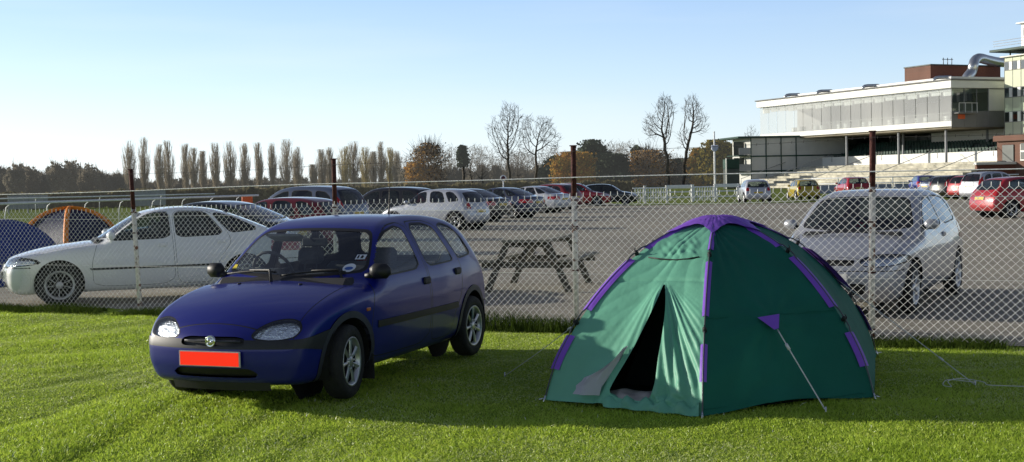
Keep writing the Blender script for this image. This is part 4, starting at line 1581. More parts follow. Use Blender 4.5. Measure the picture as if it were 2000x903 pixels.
far_car(HATCH5, 'paint_pale_silver', 890, 43.5, LA(30), 'pale silver five door hatchback seen from its side, tail to the picnic table', scale=1.04, zs=1.0)
far_car(LIFT, 'paint_black', 925, 52, LA(36), 'black car showing only its tail right of the pale silver hatchback')
far_car(LIFT, 'paint_navy', 1000, 56, LA(32), 'navy liftback with a long sloping rear window, in the row left of the second post')
far_car(LIFT, 'paint_pale_silver', 1058, 64, LA(34), 'silver liftback wedged between the navy liftback and the dark red hatchback')
far_car(HATCH3, 'paint_dark_red', 1092, 70, LA(36), 'dark red hatchback, tail to the camera, right of the silver liftback in the row')
far_car(HATCH3, 'paint_red', 1166, 79, R(-8), 'red hatchback facing right, behind the tall rusty post in the middle', 'front', -1)
far_car(HATCH3, 'paint_green_black', 1222, 81, R(-6), 'black three door hatchback facing right at the end of the row', 'front', -1, .93)
far_car(HATCH5, 'paint_pale_silver', 1455, 77, R(87), 'small pale silver hatchback seen from behind with red lamps, right of the picket fence', scale=1.05)
far_car(HATCH5, 'paint_yellow', 1556, 83, R(90), 'yellow hatchback seen from behind')
far_car(HATCH3, 'paint_red', 1652, 86, R(90), 'bright red hatchback seen from behind, left of the rightmost rusty post')
far_car(HATCH3, 'paint_bright_blue', 1790, 96, R(84), 'bright blue hatchback seen from behind in front of the pale terrace')
far_car(LIFT, 'paint_slate', 1842, 86, R(30), 'slate grey saloon nosing away right of the bright blue hatchback', 'rear', -1)
far_car(MPV, 'paint_black', 1862, 80, R(28), 'black estate car tail on between the slate saloon and a red estate', 'rear', -1, .95, .93)
far_car(MPV, 'paint_red', 1900, 77, R(28), 'red estate car mostly hidden by the silver estate', 'rear', -1, .95, .93)
far_car(MPV, 'paint_pale_silver', 1930, 72, R(28), 'silver estate car with high red tail lamps at the right', 'rear', -1, 1.0, 1.0)
far_car(LIFT, 'paint_navy', 2030, 84, R(28), 'dark blue saloon roof beyond the silver estate, cut by the right picture edge', 'rear', -1)
far_car(HATCH3, 'paint_red', 1974, 44, R(14), 'crimson hatchback nearest at the far right, cut by the picture edge', 'rear', -1)

# ------------------------------------------------------------------ the green tent
fabric('tent_pale_sunlit', (.16, .45, .315), .03, rough=.5, spec=.3)  # sunlight on the front panel put into a paler cloth colour
fabric('tent_green_shaded', (.016, .145, .105), .03, rough=.7, spec=.12)  # same cloth, shade on the other walls put into a darker green
fabric('tent_purple', (.26, .10, .66), .06, rough=.5, spec=.35)
fabric('tent_grey', (.62, .62, .68), .2)
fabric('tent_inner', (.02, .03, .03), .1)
mat('pole_grey', (.10, .11, .12), .4, .5)
mat('rope_white', (.75, .76, .74), .8, var=.1)
mat('clip_black', (.01, .01, .012), .5)
TF, TL, TR = G(1372, 813), G(1066, 781), G(1706, 776)
TBR = G(1711, 692)
TC = GX(1399, 10.65)
TB, TBL = 2 * TC - TF, 2 * TC - TR
tent = thing('dome_tent', 'green and purple dome tent with half open door on the grass beside the blue car', 'tent', TC)
feet = [TL - TC, TF - TC, TR - TC, TBR - TC, TB - TC, TBL - TC]
RZ = [(0, 1.335), (.10, 1.325), (.22, 1.265), (.35, 1.185), (.48, 1.075), (.60, .935), (.72, .755), (.82, .57), (.90, .385), (.955, .215), (1.0, 0)]
RZ = [(a, b * .972) for a, b in RZ]
RS = catmull(RZ, 10, False)
d_ = np.r_[0, np.cumsum(np.hypot(*np.diff(RS, axis=0).T))]
def ribp(foot, s):                       # s 0 at the top .. 1 at the foot, by arc length
    r = np.interp(s, d_ / d_[-1], RS[:, 0])
    z = np.interp(s, d_ / d_[-1], RS[:, 1])
    return np.stack([foot.x * r, foot.y * r, z], -1)
def s_of_z(z): return float(np.interp(-z, -RS[:, 1], d_ / d_[-1]))
def panel_pt(k, u, s):
    a, b = ribp(feet[k], s), ribp(feet[(k + 1) % 6], s)
    p = a * (1 - u)[:, None] + b * u[:, None]
    bow = np.sin(np.pi * u) * np.sin(np.pi * np.clip(s, 0, 1))
    p[:, :2] *= (1 - .035 * bow)[:, None]
    p[:, 2] += .05 * np.sin(np.pi * u) ** 2 * smoothstep(.9, 1.0, s) * (1 if k != 0 else .2)
    return p
def to_px(P):
    W = P + np.array(TC)
    M = np.array(CM).T
    c = (W - np.array([0, 0, CAM_H])) @ M.T
    return np.stack([1000 + FPX * c[:, 0] / -c[:, 2], 451.5 - FPX * c[:, 1] / -c[:, 2]], 1)
def vnormals(V, T):
    n = np.zeros_like(V)
    fn = np.cross(V[T[:, 1]] - V[T[:, 0]], V[T[:, 2]] - V[T[:, 0]])
    for i in range(3):
        np.add.at(n, T[:, i], fn)
    return n / (np.linalg.norm(n, axis=1)[:, None] + 1e-12)
DOOR = [(1299, 548), (1286, 580), (1262, 630), (1238, 678), (1222, 706), (1200, 742), (1188, 766), (1205, 778), (1266, 786), (1279, 749), (1285, 699), (1294, 649), (1300, 599)]
for k in range(6):
    n1, n2 = (150, 190) if k == 0 else ((70, 90) if k == 1 else (30, 40))
    U, S = np.meshgrid(np.linspace(0, 1, n1), np.linspace(0.004, 1, n2), indexing='ij')
    u, s = U.ravel(), S.ravel()
    V = panel_pt(k, u, s)
    I = np.arange(n1 * n2).reshape(n1, n2)
    T = np.concatenate([np.stack([I[:-1, :-1], I[:-1, 1:], I[1:, 1:]], -1).reshape(-1, 3), np.stack([I[:-1, :-1], I[1:, 1:], I[1:, :-1]], -1).reshape(-1, 3)])
    nrm = vnormals(V, T)
    if (nrm[:, :2] * V[:, :2]).sum() < 0:
        T = T[:, ::-1]
        nrm = -nrm
    px = to_px(V)
    disp = .010 * (vnoise(u * 5 + k * 7, s * 6, 1.0, 11) - .5)
    if k == 0:
        # folds hang from the top of the zip, cloth crumples at the hem, rolled window flap above
        ang = np.arctan2(px[:, 0] - 1299, np.maximum(px[:, 1] - 540, 1))
        dd = np.hypot(px[:, 0] - 1299, px[:, 1] - 545)
        below = smoothstep(545, 600, px[:, 1])
        right = smoothstep(-.02, .04, ang)
        fold = np.sin(ang * 19 + .6 * np.sin(dd * .02)) * (.55 + .45 * np.sin(ang * 41 + 1))
        env = np.exp(-(ang / .55) ** 2) * below * (.014 + .022 * smoothstep(560, 720, px[:, 1]))
        disp += fold * env * np.where(ang > 0, 1.25, .8)
        hem = smoothstep(725, 790, px[:, 1]) * smoothstep(1240, 1285, px[:, 0]) * smoothstep(1368, 1330, px[:, 0])
        disp += hem * .05 * (vnoise(px[:, 0] / 22, px[:, 1] / 14, 1.0, 21) - .45)
        disp += hem * .02 * (vnoise(px[:, 0] / 8, px[:, 1] / 8, 1.0, 22) - .45)
        win = smoothstep(1270, 1310, px[:, 0]) * smoothstep(1372, 1356, px[:, 0]) * smoothstep(509, 498, px[:, 1]) * smoothstep(452, 482, px[:, 1])
        disp += win * (.004 + .017 * (vnoise((px[:, 0] + .7 * px[:, 1]) / 17, (px[:, 1] - .5 * px[:, 0]) / 11, 1.0, 31) - .3) + .010 * (vnoise((px[:, 0] - .9 * px[:, 1]) / 9, (px[:, 1] + .6 * px[:, 0]) / 12, 1.0, 32) - .5))
        disp += -.010 * np.exp(-((px[:, 1] - 548) / 3.0) ** 2)
        # cloth at the left of the slit is pulled aside
        pull = np.exp(-((px[:, 0] - (1299 - (px[:, 1] - 548) * .50)) / 16) ** 2) * below
        disp += .035 * pull
        rp = np.exp(-((px[:, 0] - (1299 - (px[:, 1] - 548) * .06)) / 14) ** 2) * below
        disp += .025 * rp
    elif k == 1:
        disp += -.006 * np.exp(-((px[:, 1] - (622 - (px[:, 0] - 1372) * .045)) / 3.0) ** 2)
        disp += .008 * np.sin((px[:, 0] - 1372) * .02) * smoothstep(.5, 1, s)
        gx_, gy_ = px[:, 0] - 1500, px[:, 1] - 634
        gd_ = np.hypot(gx_, gy_)
        disp += .007 * np.sin(np.arctan2(gy_, gx_) * 11 + 1.5 * np.sin(gd_ * .02)) * np.exp(-gd_ / 95) * smoothstep(8, 40, gd_)
        disp += .008 * np.sin(np.arctan2(px[:, 1] - 440, px[:, 0] - 1390) * 24) * np.exp(-np.hypot(px[:, 0] - 1390, px[:, 1] - 440) / 130)
        disp += .05 * np.exp(-(((px[:, 0] - 1497) / 50) ** 2 + ((px[:, 1] - 632) / 50) ** 2))
    V_ = V
    disp = disp + .0035 * np.abs(np.sin((u * 3.1 + s * 4.3 + 2 * vnoise(u * 3, s * 3 + k, 1.0, 51)) * 4)) * (.5 + vnoise(u * 4, s * 4 + k * 3, 1.0, 52))
    edge = np.minimum(smoothstep(0, .05, u), smoothstep(1, .95, u))
    V = V + nrm * (disp * edge)[:, None]
    if k == 0:
        dp = sd_poly(to_px(V), chaikin(DOOR, 2, .2))
        V, T, tg = cut_mesh(V, T, np.zeros(len(T), int), dp)
        C = (V[T[:, 0]] + V[T[:, 1]] + V[T[:, 2]]) / 3
        T = T[sd_poly(to_px(C), chaikin(DOOR, 2, .2)) > 0]
    np_mesh('front_panel' if k == 0 else 'wall_panel', V, T, MATS['tent_pale_sunlit' if k == 0 else 'tent_green_shaded'], tent, None, None, True)
# sleeves and poles over the six seams
def ribbon(foot, s0, s1, wd, off, name, mname, n=24):
    s = np.linspace(s0, s1, n)
    P = ribp(foot, s)
    t = np.gradient(P, axis=0)
    sdv = np.cross(t, np.array([-foot.y, foot.x, 0.0]))
    side = np.array([-foot.y, foot.x, 0.0]) / foot.length
    out_n = np.cross(side, t)
    out_n /= np.linalg.norm(out_n, axis=1)[:, None]
    if (out_n[:, 2]).sum() < 0: out_n = -out_n
    rows = []
    for a, o in ((-1, -.004), (-.55, off), (0, off + .010), (.55, off), (1, -.004)):
        q = P + side * (a * wd / 2) + out_n * o
        rows.append(q + 0 * t)
    V = np.stack(rows, 1).reshape(-1, 3)
    F = []
    for i in range(n - 1):
        for j in range(4):
            F.append((i * 5 + j, i * 5 + j + 1, (i + 1) * 5 + j + 1, (i + 1) * 5 + j))
    return np_mesh(name, V, np.array(F), MATS[mname], tent, None, None, True)
for k, ft in enumerate(feet):
    for z0, z1 in ((.22, .46), (.64, 1.0), (1.08, 1.27)):
        ribbon(ft, s_of_z(z1), s_of_z(z0), (.22 if z0 == .64 else .10) if k == 3 else (.10 if k != 1 else .05), .004, 'pole_sleeve', 'tent_purple')
    s = np.linspace(.02, 1, 40)
    P = ribp(ft, s)
    out_n = P.copy()
    out_n[:, 2] *= .8
    out_n /= np.linalg.norm(out_n, axis=1)[:, None]
    m = MB()
    gap = np.array([.028 if (1.0 < z < 1.08 or .46 < z < .64) else .012 for z in P[:, 2]])
    m.tube(P + out_n * gap[:, None], .0055, 6)
    po = m.build('tent_pole', MATS['pole_grey'], tent)
    for z in (1.04, .55):
        m = MB()
        p = ribp(ft, np.array([s_of_z(z)]))[0]
        o = Vector(p).normalized()
        m.bbox(Vector(p) + o * .016, (.03, .03, .045), .008, rz=math.atan2(ft.y, ft.x), ry=.6)
        m.tube([Vector(p) + o * .03 + Vector((0, 0, .03)), Vector(p) + o * .05, Vector(p) + o * .02 - Vector((0, 0, .04))], .004, 5)
        m.build('pole_clip', MATS['clip_black'], po)
    m = MB()
    m.tube([(ft.x * 1.0, ft.y * 1.0, .03), (ft.x * 1.02, ft.y * 1.02, -.04)], .008, 6)
    m.tube([(ft.x * 1.0, ft.y * 1.0, .012), (ft.x * 1.035, ft.y * 1.035, .010)], .005, 5)
    m.build('tent_peg', MATS['chrome'], tent)
# purple cap
ncap = 60
V, F = [], []
for i in range(ncap):
    a = 2 * math.pi * i / ncap
    kk = i / ncap * 6
    k0 = int(kk) % 6
    fr = kk - int(kk)
    tip = abs(fr - .5) * 2
    for j in range(8):
        s = .195 * (.66 + .34 * tip ** 2) * j / 7
        p = panel_pt(k0, np.array([fr]), np.array([max(s, .003)]))[0]
        drop = .010 + .018 * (j / 7) * (1 - tip ** 2)
        V.append((p[0] * 1.02, p[1] * 1.02, p[2] + .014 + drop * .6 + .006 * math.sin(fr * 30 + j)))
for i in range(ncap):
    for j in range(7):
        F.append((i * 8 + j, ((i + 1) % ncap) * 8 + j, ((i + 1) % ncap) * 8 + j + 1, i * 8 + j + 1))
np_mesh('roof_cap', np.array(V), np.array(F), MATS['tent_purple'], tent, None, None, True)
# inside: floor, inner tent, bedding at the door
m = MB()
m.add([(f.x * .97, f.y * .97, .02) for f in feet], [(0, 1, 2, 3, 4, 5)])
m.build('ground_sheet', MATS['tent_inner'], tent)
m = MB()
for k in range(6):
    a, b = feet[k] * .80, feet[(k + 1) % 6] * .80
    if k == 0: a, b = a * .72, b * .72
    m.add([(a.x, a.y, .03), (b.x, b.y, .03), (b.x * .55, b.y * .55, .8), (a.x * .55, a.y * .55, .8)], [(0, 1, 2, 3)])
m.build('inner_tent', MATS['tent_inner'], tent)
def px_on_panel(px, py, off=0.0, k=0):
    U, S = np.meshgrid(np.linspace(0, 1, 160), np.linspace(.02, 1, 240), indexing='ij')
    P = panel_pt(k, U.ravel(), S.ravel())
    i = np.argmin(((to_px(P) - np.array([px, py])) ** 2).sum(1))
    n = Vector((P[i][0], P[i][1], .25)).normalized()
    return Vector(P[i]) + n * off
# grey lining of the door flap, folded outward
A = [(1232, 676), (1222, 694), (1206, 716), (1192, 738), (1184, 756), (1176, 772)]
B = [(1228, 682), (1206, 706), (1180, 724), (1150, 738), (1134, 752), (1131, 768)]
V, F = [], []
nn = 9
for i, (a, b) in enumerate(zip(A, B)):
    pa_, pb_ = px_on_panel(*a, .015), px_on_panel(*b, .015)
    for j in range(nn):
        t = j / (nn - 1)
        n = Vector((pa_.x, pa_.y, .2)).normalized()
        V.append(pa_.lerp(pb_, t) + n * (.02 + .10 * math.sin(t * math.pi) * (.3 + i * .2) + .026 * math.sin(t * 15 + i * 1.9)))
for i in range(len(A) - 1):
    for j in range(nn - 1):
        F.append((i * nn + j, i * nn + j + 1, (i + 1) * nn + j + 1, (i + 1) * nn + j))
np_mesh('door_flap', np.array([tuple(v) for v in V]), np.array(F), MATS['tent_grey'], tent, None, None, True)
# lip of the groundsheet across the doorway and the pale bedding behind it
V, F = [], []
n = 26
for i in range(n):
    t = i / (n - 1)
    p = Vector((TL - TC)).lerp(TF - TC, .40 + .58 * t)
    o = Vector((p.x, p.y, 0)).normalized()
    h = .07 + .025 * math.sin(i * 1.3)
    for r_, z in ((.03, .0), (.02, h * .6), (-.02, h), (-.08, h * .7)):
        V.append(p + o * (r_ + .02 * math.sin(i * .9 + z * 30)) + Vector((0, 0, z)))
for i in range(n - 1):
    for j in range(3):
        F.append((i * 4 + j, (i + 1) * 4 + j, (i + 1) * 4 + j + 1, i * 4 + j + 1))
np_mesh('door_sill', np.array([tuple(v) for v in V]), np.array(F), MATS['tent_pale_sunlit'], tent, None, None, True)
V, F = [], []
n, mm_ = 26, 12
base = Vector((TL - TC)).lerp(TF - TC, .52)
dl = (TF - TL).normalized()
inn = Vector((-base.x, -base.y, 0)).normalized()
for i in range(n):
    for j in range(mm_):
        a, b = i / (n - 1) - .5, j / (mm_ - 1) - .5
        p = base + inn * .20 + dl * (a * .62) + inn * (b * .34)
        e = max(0, 1 - (2 * a) ** 2) * max(0, 1 - (2 * b) ** 2)
        z = .02 + .07 * e ** .5 * (.6 + .8 * float(vnoise(np.array([i * .35]), np.array([j * .5]), 1.0, 41)[0]))
        V.append((p.x, p.y, z))
for i in range(n - 1):
    for j in range(mm_ - 1):
        F.append((i * mm_ + j, (i + 1) * mm_ + j, (i + 1) * mm_ + j + 1, i * mm_ + j + 1))
bed = np_mesh('blanket', np.array(V), np.array(F), fabric('bedding', (.55, .52, .48), .1), None, None, None, True)
bed.location = TC
tag(bed, 'pale crumpled blanket lying inside the open tent doorway', 'blanket')
# seams sewn across the walls
for k_, pts_ in ((1, [(1372, 622), (1420, 620), (1480, 616), (1540, 613), (1600, 608), (1628, 606)]), (1, [(1374, 800), (1440, 792), (1520, 786), (1600, 778), (1690, 768)]), ):
    m = MB()
    m.tube([px_on_panel(x, y, .006 + (.05 if k_ == 1 and 1450 < x < 1545 and y < 700 else 0) * math.exp(-(((x - 1497) / 50) ** 2)), k_) for x, y in catmull(pts_, 5, False)], .0025, 4)
    m.build('seam', MATS['tent_green_shaded'], tent)
# window tape under the rolled flap
m = MB()
m.tube([px_on_panel(x, y, .012) for x, y in ((1268, 503), (1290, 507), (1320, 508), (1345, 507), (1366, 503))], .006, 5)
m.build('flap_tape', MATS['clip_black'], tent)
# purple guy patches and guy lines
def patch(pts, k, off=.03):
    m = MB()
    m.add([px_on_panel(x, y, off if i < 2 else off + .03, k) for i, (x, y) in enumerate(pts)], [tuple(range(len(pts)))])
    return m.build('guy_patch', MATS['tent_purple'], tent)
patch([(1474, 622), (1514, 616), (1511, 643), (1503, 646)], 1, .085)
def guy(p0, p1, slack=.0, r=.0035, slider=.5):
    m = MB()
    pts = [p0.lerp(p1, t) - Vector((0, 0, slack * math.sin(math.pi * t))) for t in np.linspace(0, 1, 9)]
    m.tube(pts, r, 5)
    s_ = p0.lerp(p1, slider)
    d = (p1 - p0).normalized()
    m.tube([s_ - d * .025, s_ + d * .025], r * 2.3, 6)
    g_ = m.build('guy_line', MATS['rope_white'], tent)
    m = MB()
    m.tube([p1 + Vector((0, 0, .03)), p1 - Vector((0, 0, .08))], .005, 6)
    m.build('guy_peg', MATS['chrome'], g_)
guy(px_on_panel(1509, 646, .10, 1), G(1613, 803) - TC, .0, .005, .22)
pL = Vector(ribp(feet[0], np.array([s_of_z(.56)]))[0])
guy(pL, G(986, 734) - TC, .01, .0032, .12)
pB = Vector(ribp(feet[3], np.array([s_of_z(.72)]))[0])
guy(pB + Vector((0, -.03, .0)), G(1905, 752) - TC, .0, .0038, .78)
m = MB()
pts = [G(1905, 752) - TC + Vector((0, 0, .02))]
for x, y, z in ((1880, 744, .04), (1850, 742, .03), (1842, 752, .03), (1858, 755, .05), (1852, 744, .05), (1880, 740, .05), (1920, 746, .04), (1930, 752, .03), (1970, 754, .03), (2030, 756, .03)):
    pts.append(G(x, y, z) - TC)
m.tube([Vector(p) for p in catmull([tuple(p) for p in pts], 5, False)], .0032, 5)
m.build('loose_rope', MATS['rope_white'], tent)

# ------------------------------------------------------------------ two small tents beyond the fence
fabric('tent_navy', (.012, .018, .075), .2)
fabric('tent_blue', (.02, .05, .28), .25)
fabric('tent_orange', (.95, .30, .03), .08)
def small_dome(label, px, Y, h, r, m1, m2, mr, rz, ribs=4, porch=False):
    t = thing('dome_tent', label, 'tent', GX(px, Y), rz)
    prof = lambda q: math.cos(q * math.pi / 2) ** .8
    n = 10
    for k in range(ribs):
        a0, a1 = 2 * math.pi * k / ribs, 2 * math.pi * (k + 1) / ribs
        V, F = [], []
        for i in range(n + 1):
            for j in range(n + 1):
                q = max(j / n, .01)
                u = i / n
                x = math.cos(a0) * (1 - u) + math.cos(a1) * u
                y = math.sin(a0) * (1 - u) + math.sin(a1) * u
                sag = 1 - .03 * math.sin(math.pi * u)
                V.append((x * r * math.sin(q * math.pi / 2) * sag, y * r * math.sin(q * math.pi / 2) * sag, h * max(prof(q), 0)))
        for i in range(n):
            for j in range(n):
                F.append((i * (n + 1) + j, i * (n + 1) + j + 1, (i + 1) * (n + 1) + j + 1, (i + 1) * (n + 1) + j))
        np_mesh('wall_panel', np.array(V), np.array(F), MATS[m1 if k % 2 == 0 else m2], t, None, None, True)
        if mr:
            m = MB()
            m.tube([(math.cos(a0) * r * math.sin(q * math.pi / 2) * 1.01, math.sin(a0) * r * math.sin(q * math.pi / 2) * 1.01, h * max(prof(q), 0) + .02) for q in np.linspace(0.01, 1, 16)], .05, 6)
            m.build('pole_sleeve', MATS[mr], t)
    return t
small_dome('navy dome tent with orange pole sleeves behind the bonnet of the white saloon', 135, 26.0, 1.26, 1.05, 'tent_navy', 'tent_navy', 'tent_orange', R(14))
small_dome('plain blue dome tent at the left edge beyond the wire fence', -8, 23, 1.16, 1.15, 'tent_navy', 'tent_blue', None, R(20))

# ------------------------------------------------------------------ picnic table
def wood(name, c1, c2):
    m, n, b = new_mat(name)
    N, Lk = n.nodes, n.links
    tc = N.new('ShaderNodeTexCoord')
    mp = N.new('ShaderNodeMapping')
    mp.inputs['Scale'].default_value = (1.5, 22, 22)
    nz = N.new('ShaderNodeTexNoise')
    nz.inputs['Scale'].default_value = 2
    nz.inputs['Detail'].default_value = 8
    Lk.new(tc.outputs['Object'], mp.inputs[0])
    Lk.new(mp.outputs[0], nz.inputs[0])
    cr = N.new('ShaderNodeValToRGB')
    cr.color_ramp.elements[0].position, cr.color_ramp.elements[0].color = .3, (*c1, 1)
    cr.color_ramp.elements[1].position, cr.color_ramp.elements[1].color = .7, (*c2, 1)
    Lk.new(nz.outputs['Fac'], cr.inputs[0])
    Lk.new(cr.outputs[0], b.inputs['Base Color'])
    b.inputs['Roughness'].default_value = .85
    return m
wood('grey_wood', (.19, .175, .135), (.38, .355, .28))
wood('dark_wood', (.06, .055, .04), (.14, .13, .10))
n0, n1, f0 = G(958, 571), G(1102, 571), G(1016, 551)
ax = Vector((f0.x - n0.x, f0.y - n0.y, 0)).normalized()
wdv = Vector((ax.y, -ax.x, 0))
mid = (n0 + n1) / 2
pt = thing('picnic_table', 'weathered wooden picnic table with two benches standing on the car park tarmac', 'table', mid + ax * .85, math.atan2(ax.y, ax.x))
# local: x along the table (away), y to the left
for dx in (-.80, .80):
    for sy in (1, -1):
        m = MB()
        a, b = Vector((dx, sy * .62, 0)), Vector((dx, sy * .30, .74))
        d = b - a
        m.bbox((a + b) / 2, (.045, .10, d.length + .03), .006, rx=math.atan2(-d.y, d.z) if True else 0)
        m.build('leg', MATS['dark_wood'], pt)
    m = MB()
    m.bbox((dx + .05, 0, .40), (.045, 1.42, .095), .006)
    m.build('bench_bearer', MATS['dark_wood'], pt)
    m = MB()
    m.bbox((dx + .05, 0, .70), (.045, .68, .08), .006)
    m.build('top_bearer', MATS['dark_wood'], pt)
for i in range(5):
    m = MB()
    m.bbox((0, -.30 + .15 * i, .762 + .002 * (i % 2)), (2.02, .142, .042), .006)
    m.build('tabletop_board', MATS['grey_wood'], pt)
for sy in (1, -1):
    for q in (0, 1):
        m = MB()
        m.bbox((0, sy * (.54 + .15 * q), .468 + .002 * q), (2.02, .142, .042), .006)
        m.build('bench_board', MATS['grey_wood'], pt)
    m = MB()
    a, b = Vector((sy * .74, 0, .42)), Vector((sy * .2, 0, .74))
    d = b - a
    m.bbox((a + b) / 2, (.045, .09, d.length), .006, ry=math.atan2(d.x, d.z))
    m.build('brace', MATS['dark_wood'], pt)
# ------------------------------------------------------------------ trees
mat('bark_grey', (.13, .115, .095), .9, var=.3, scale=1.5)
mat('bark_dark', (.11, .095, .08), .9, var=.3, scale=1.5)
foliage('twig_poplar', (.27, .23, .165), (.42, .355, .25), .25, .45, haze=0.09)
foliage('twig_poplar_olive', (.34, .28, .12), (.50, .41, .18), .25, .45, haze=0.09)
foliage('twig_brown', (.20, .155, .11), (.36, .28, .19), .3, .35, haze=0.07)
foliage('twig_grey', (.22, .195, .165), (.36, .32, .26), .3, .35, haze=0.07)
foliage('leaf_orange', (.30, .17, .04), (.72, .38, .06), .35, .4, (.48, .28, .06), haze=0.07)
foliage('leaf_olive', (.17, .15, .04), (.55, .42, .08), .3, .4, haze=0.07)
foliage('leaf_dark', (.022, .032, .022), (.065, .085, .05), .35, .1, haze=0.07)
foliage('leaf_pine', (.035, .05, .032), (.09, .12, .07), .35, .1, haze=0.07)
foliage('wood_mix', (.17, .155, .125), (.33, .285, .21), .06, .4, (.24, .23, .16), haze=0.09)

def cards(P, size, flat=.0, rng=RNG, aspect=1.0):
    """random small quads at points P"""
    n = len(P)
    d = rng.normal(size=(n, 3))
    d[:, 2] *= 1 - flat
    d /= np.linalg.norm(d, axis=1)[:, None]
    e = np.cross(d, rng.normal(size=(n, 3)))
    e /= np.linalg.norm(e, axis=1)[:, None]
    s = (size * rng.uniform(.5, 1.3, n))[:, None]
    a, b = d * s * aspect, e * s
    V = np.stack([P - a - b, P + a - b * .6, P + a * .9 + b, P - a * .7 + b * .9], 1).reshape(-1, 3)
    F = np.arange(n * 4).reshape(n, 4)
    return V, F
def ribbons(A, B, w0, w1, rng=RNG):
    """thin tapered strips from A to B"""
    n = len(A)
    t = B - A
    s = np.cross(t, rng.normal(size=(n, 3)))
    s /= np.linalg.norm(s, axis=1)[:, None] + 1e-9
    w0 = np.broadcast_to(np.asarray(w0, float).reshape(-1, 1), (n, 1))
    w1 = np.broadcast_to(np.asarray(w1, float).reshape(-1, 1), (n, 1))
    V = np.stack([A - s * w0, A + s * w0, B + s * w1, B - s * w1], 1).reshape(-1, 3)
    return V, np.arange(n * 4).reshape(n, 4)
def join(parts):
    V, F, o = [], [], 0
    for v, f in parts:
        V.append(v)
        F.append(f + o)
        o += len(v)
    return np.concatenate(V), np.concatenate(F)
def base_y(px, Y):
    return GX(px, Y)
def top_h(px, py, Y):
    return Q(px, py, Y).z

def poplar(px, top, hw, Y, m_, seed, label=None, copy_of=None):
    rng = np.random.default_rng(seed)
    h = top_h(px, top, Y)
    r = hw / FPX * Y
    t = thing('poplar_tree', label or 'slender bare poplar in the long row beyond the racecourse rails', 'tree', GX(px, Y), group='bare poplars in the far row')
    m = MB()
    m.tube([(0, 0, 0), (.1, 0, h * .4), (0, .1, h * .8), (0, 0, h)], [.30, .22, .10, .03], 5)
    m.build('trunk', MATS['bark_grey'], t)
    parts = []
    nb = 84
    z0 = h * np.r_[rng.uniform(.0, .25, nb // 2), rng.uniform(.1, .80, nb - nb // 2)]
    a = rng.uniform(0, 2 * np.pi, nb)
    ln = (h - z0) * rng.uniform(.25, .6, nb) + 1.5
    ln = np.minimum(ln, h * 1.0 - z0)
    env = r * (np.sin(np.pi * np.clip(.25 + .75 * (z0 + ln * .6) / h, 0, 1) ** .9) ** .55 + .08)
    out = env * rng.uniform(.45, 1.0, nb)
    A = np.stack([0 * a, 0 * a, z0], 1)
    M1 = A + np.stack([np.cos(a) * out * .7, np.sin(a) * out * .7, ln * .40], 1)
    B = A + np.stack([np.cos(a) * out, np.sin(a) * out, ln], 1)
    parts += [ribbons(A, M1, .09, .06, rng), ribbons(M1, B, .06, .02, rng)]
    # suckers and low twigs close the foot of the tree
    ns_ = 170
    aa, zz_ = rng.uniform(0, 2 * np.pi, ns_), rng.uniform(0, h * .3, ns_)
    rr_ = r * rng.uniform(.1, .62, ns_)
    S0 = np.stack([np.cos(aa) * rr_, np.sin(aa) * rr_, zz_], 1)
    parts.append(ribbons(S0, S0 + np.stack([rng.normal(0, .4, ns_), rng.normal(0, .4, ns_), rng.uniform(1.2, 3.2, ns_)], 1), .05, .02, rng))
    # twigs off every limb
    nt_ = 26
    tt = rng.uniform(.1, 1, (nb, nt_))
    S = np.where(tt[..., None] < .45, A[:, None] + (M1 - A)[:, None] * (tt / .45)[..., None], M1[:, None] + (B - M1)[:, None] * ((tt - .45) / .55)[..., None]).reshape(-1, 3)
    D = np.stack([rng.normal(0, .26, len(S)), rng.normal(0, .26, len(S)), rng.uniform(.7, 1.6, len(S))], 1) * rng.uniform(.7, 1.9, len(S))[:, None]
    E = S + D
    E[:, 2] = np.minimum(E[:, 2], h * 1.02)
    parts.append(ribbons(S, E, .026, .010, rng))
    V, F = join(parts)
    np_mesh('crown', V, F, MATS[m_], t)
    return t
pop = [(255, 275, 12, 0), (284, 269, 11, 0), (314, 283, 9, 0), (331, 276, 11, 0), (365, 282, 9, 0), (380, 290, 9, 0), (398, 296, 8, 0), (423, 280, 10, 0), (452, 277, 12, 0), (480, 281, 10, 0), (507, 280, 9, 0), (534, 280, 8, 0), (562, 273, 14, 0), (583, 288, 10, 0), (613, 322, 7, 0), (630, 293, 10, 0), (645, 289, 10, 0), (675, 287, 12, 1), (692, 277, 13, 0), (716, 288, 12, 1), (731, 297, 9, 0), (746, 278, 9, 0), (764, 289, 10, 1), (776, 296, 9, 0)]
for i, (px, ty, hw, c) in enumerate(pop):
    poplar(px, ty, hw * 1.2, 400 + 12 * math.sin(i * 2.1), 'twig_poplar_olive' if c else 'twig_poplar', 100 + i)

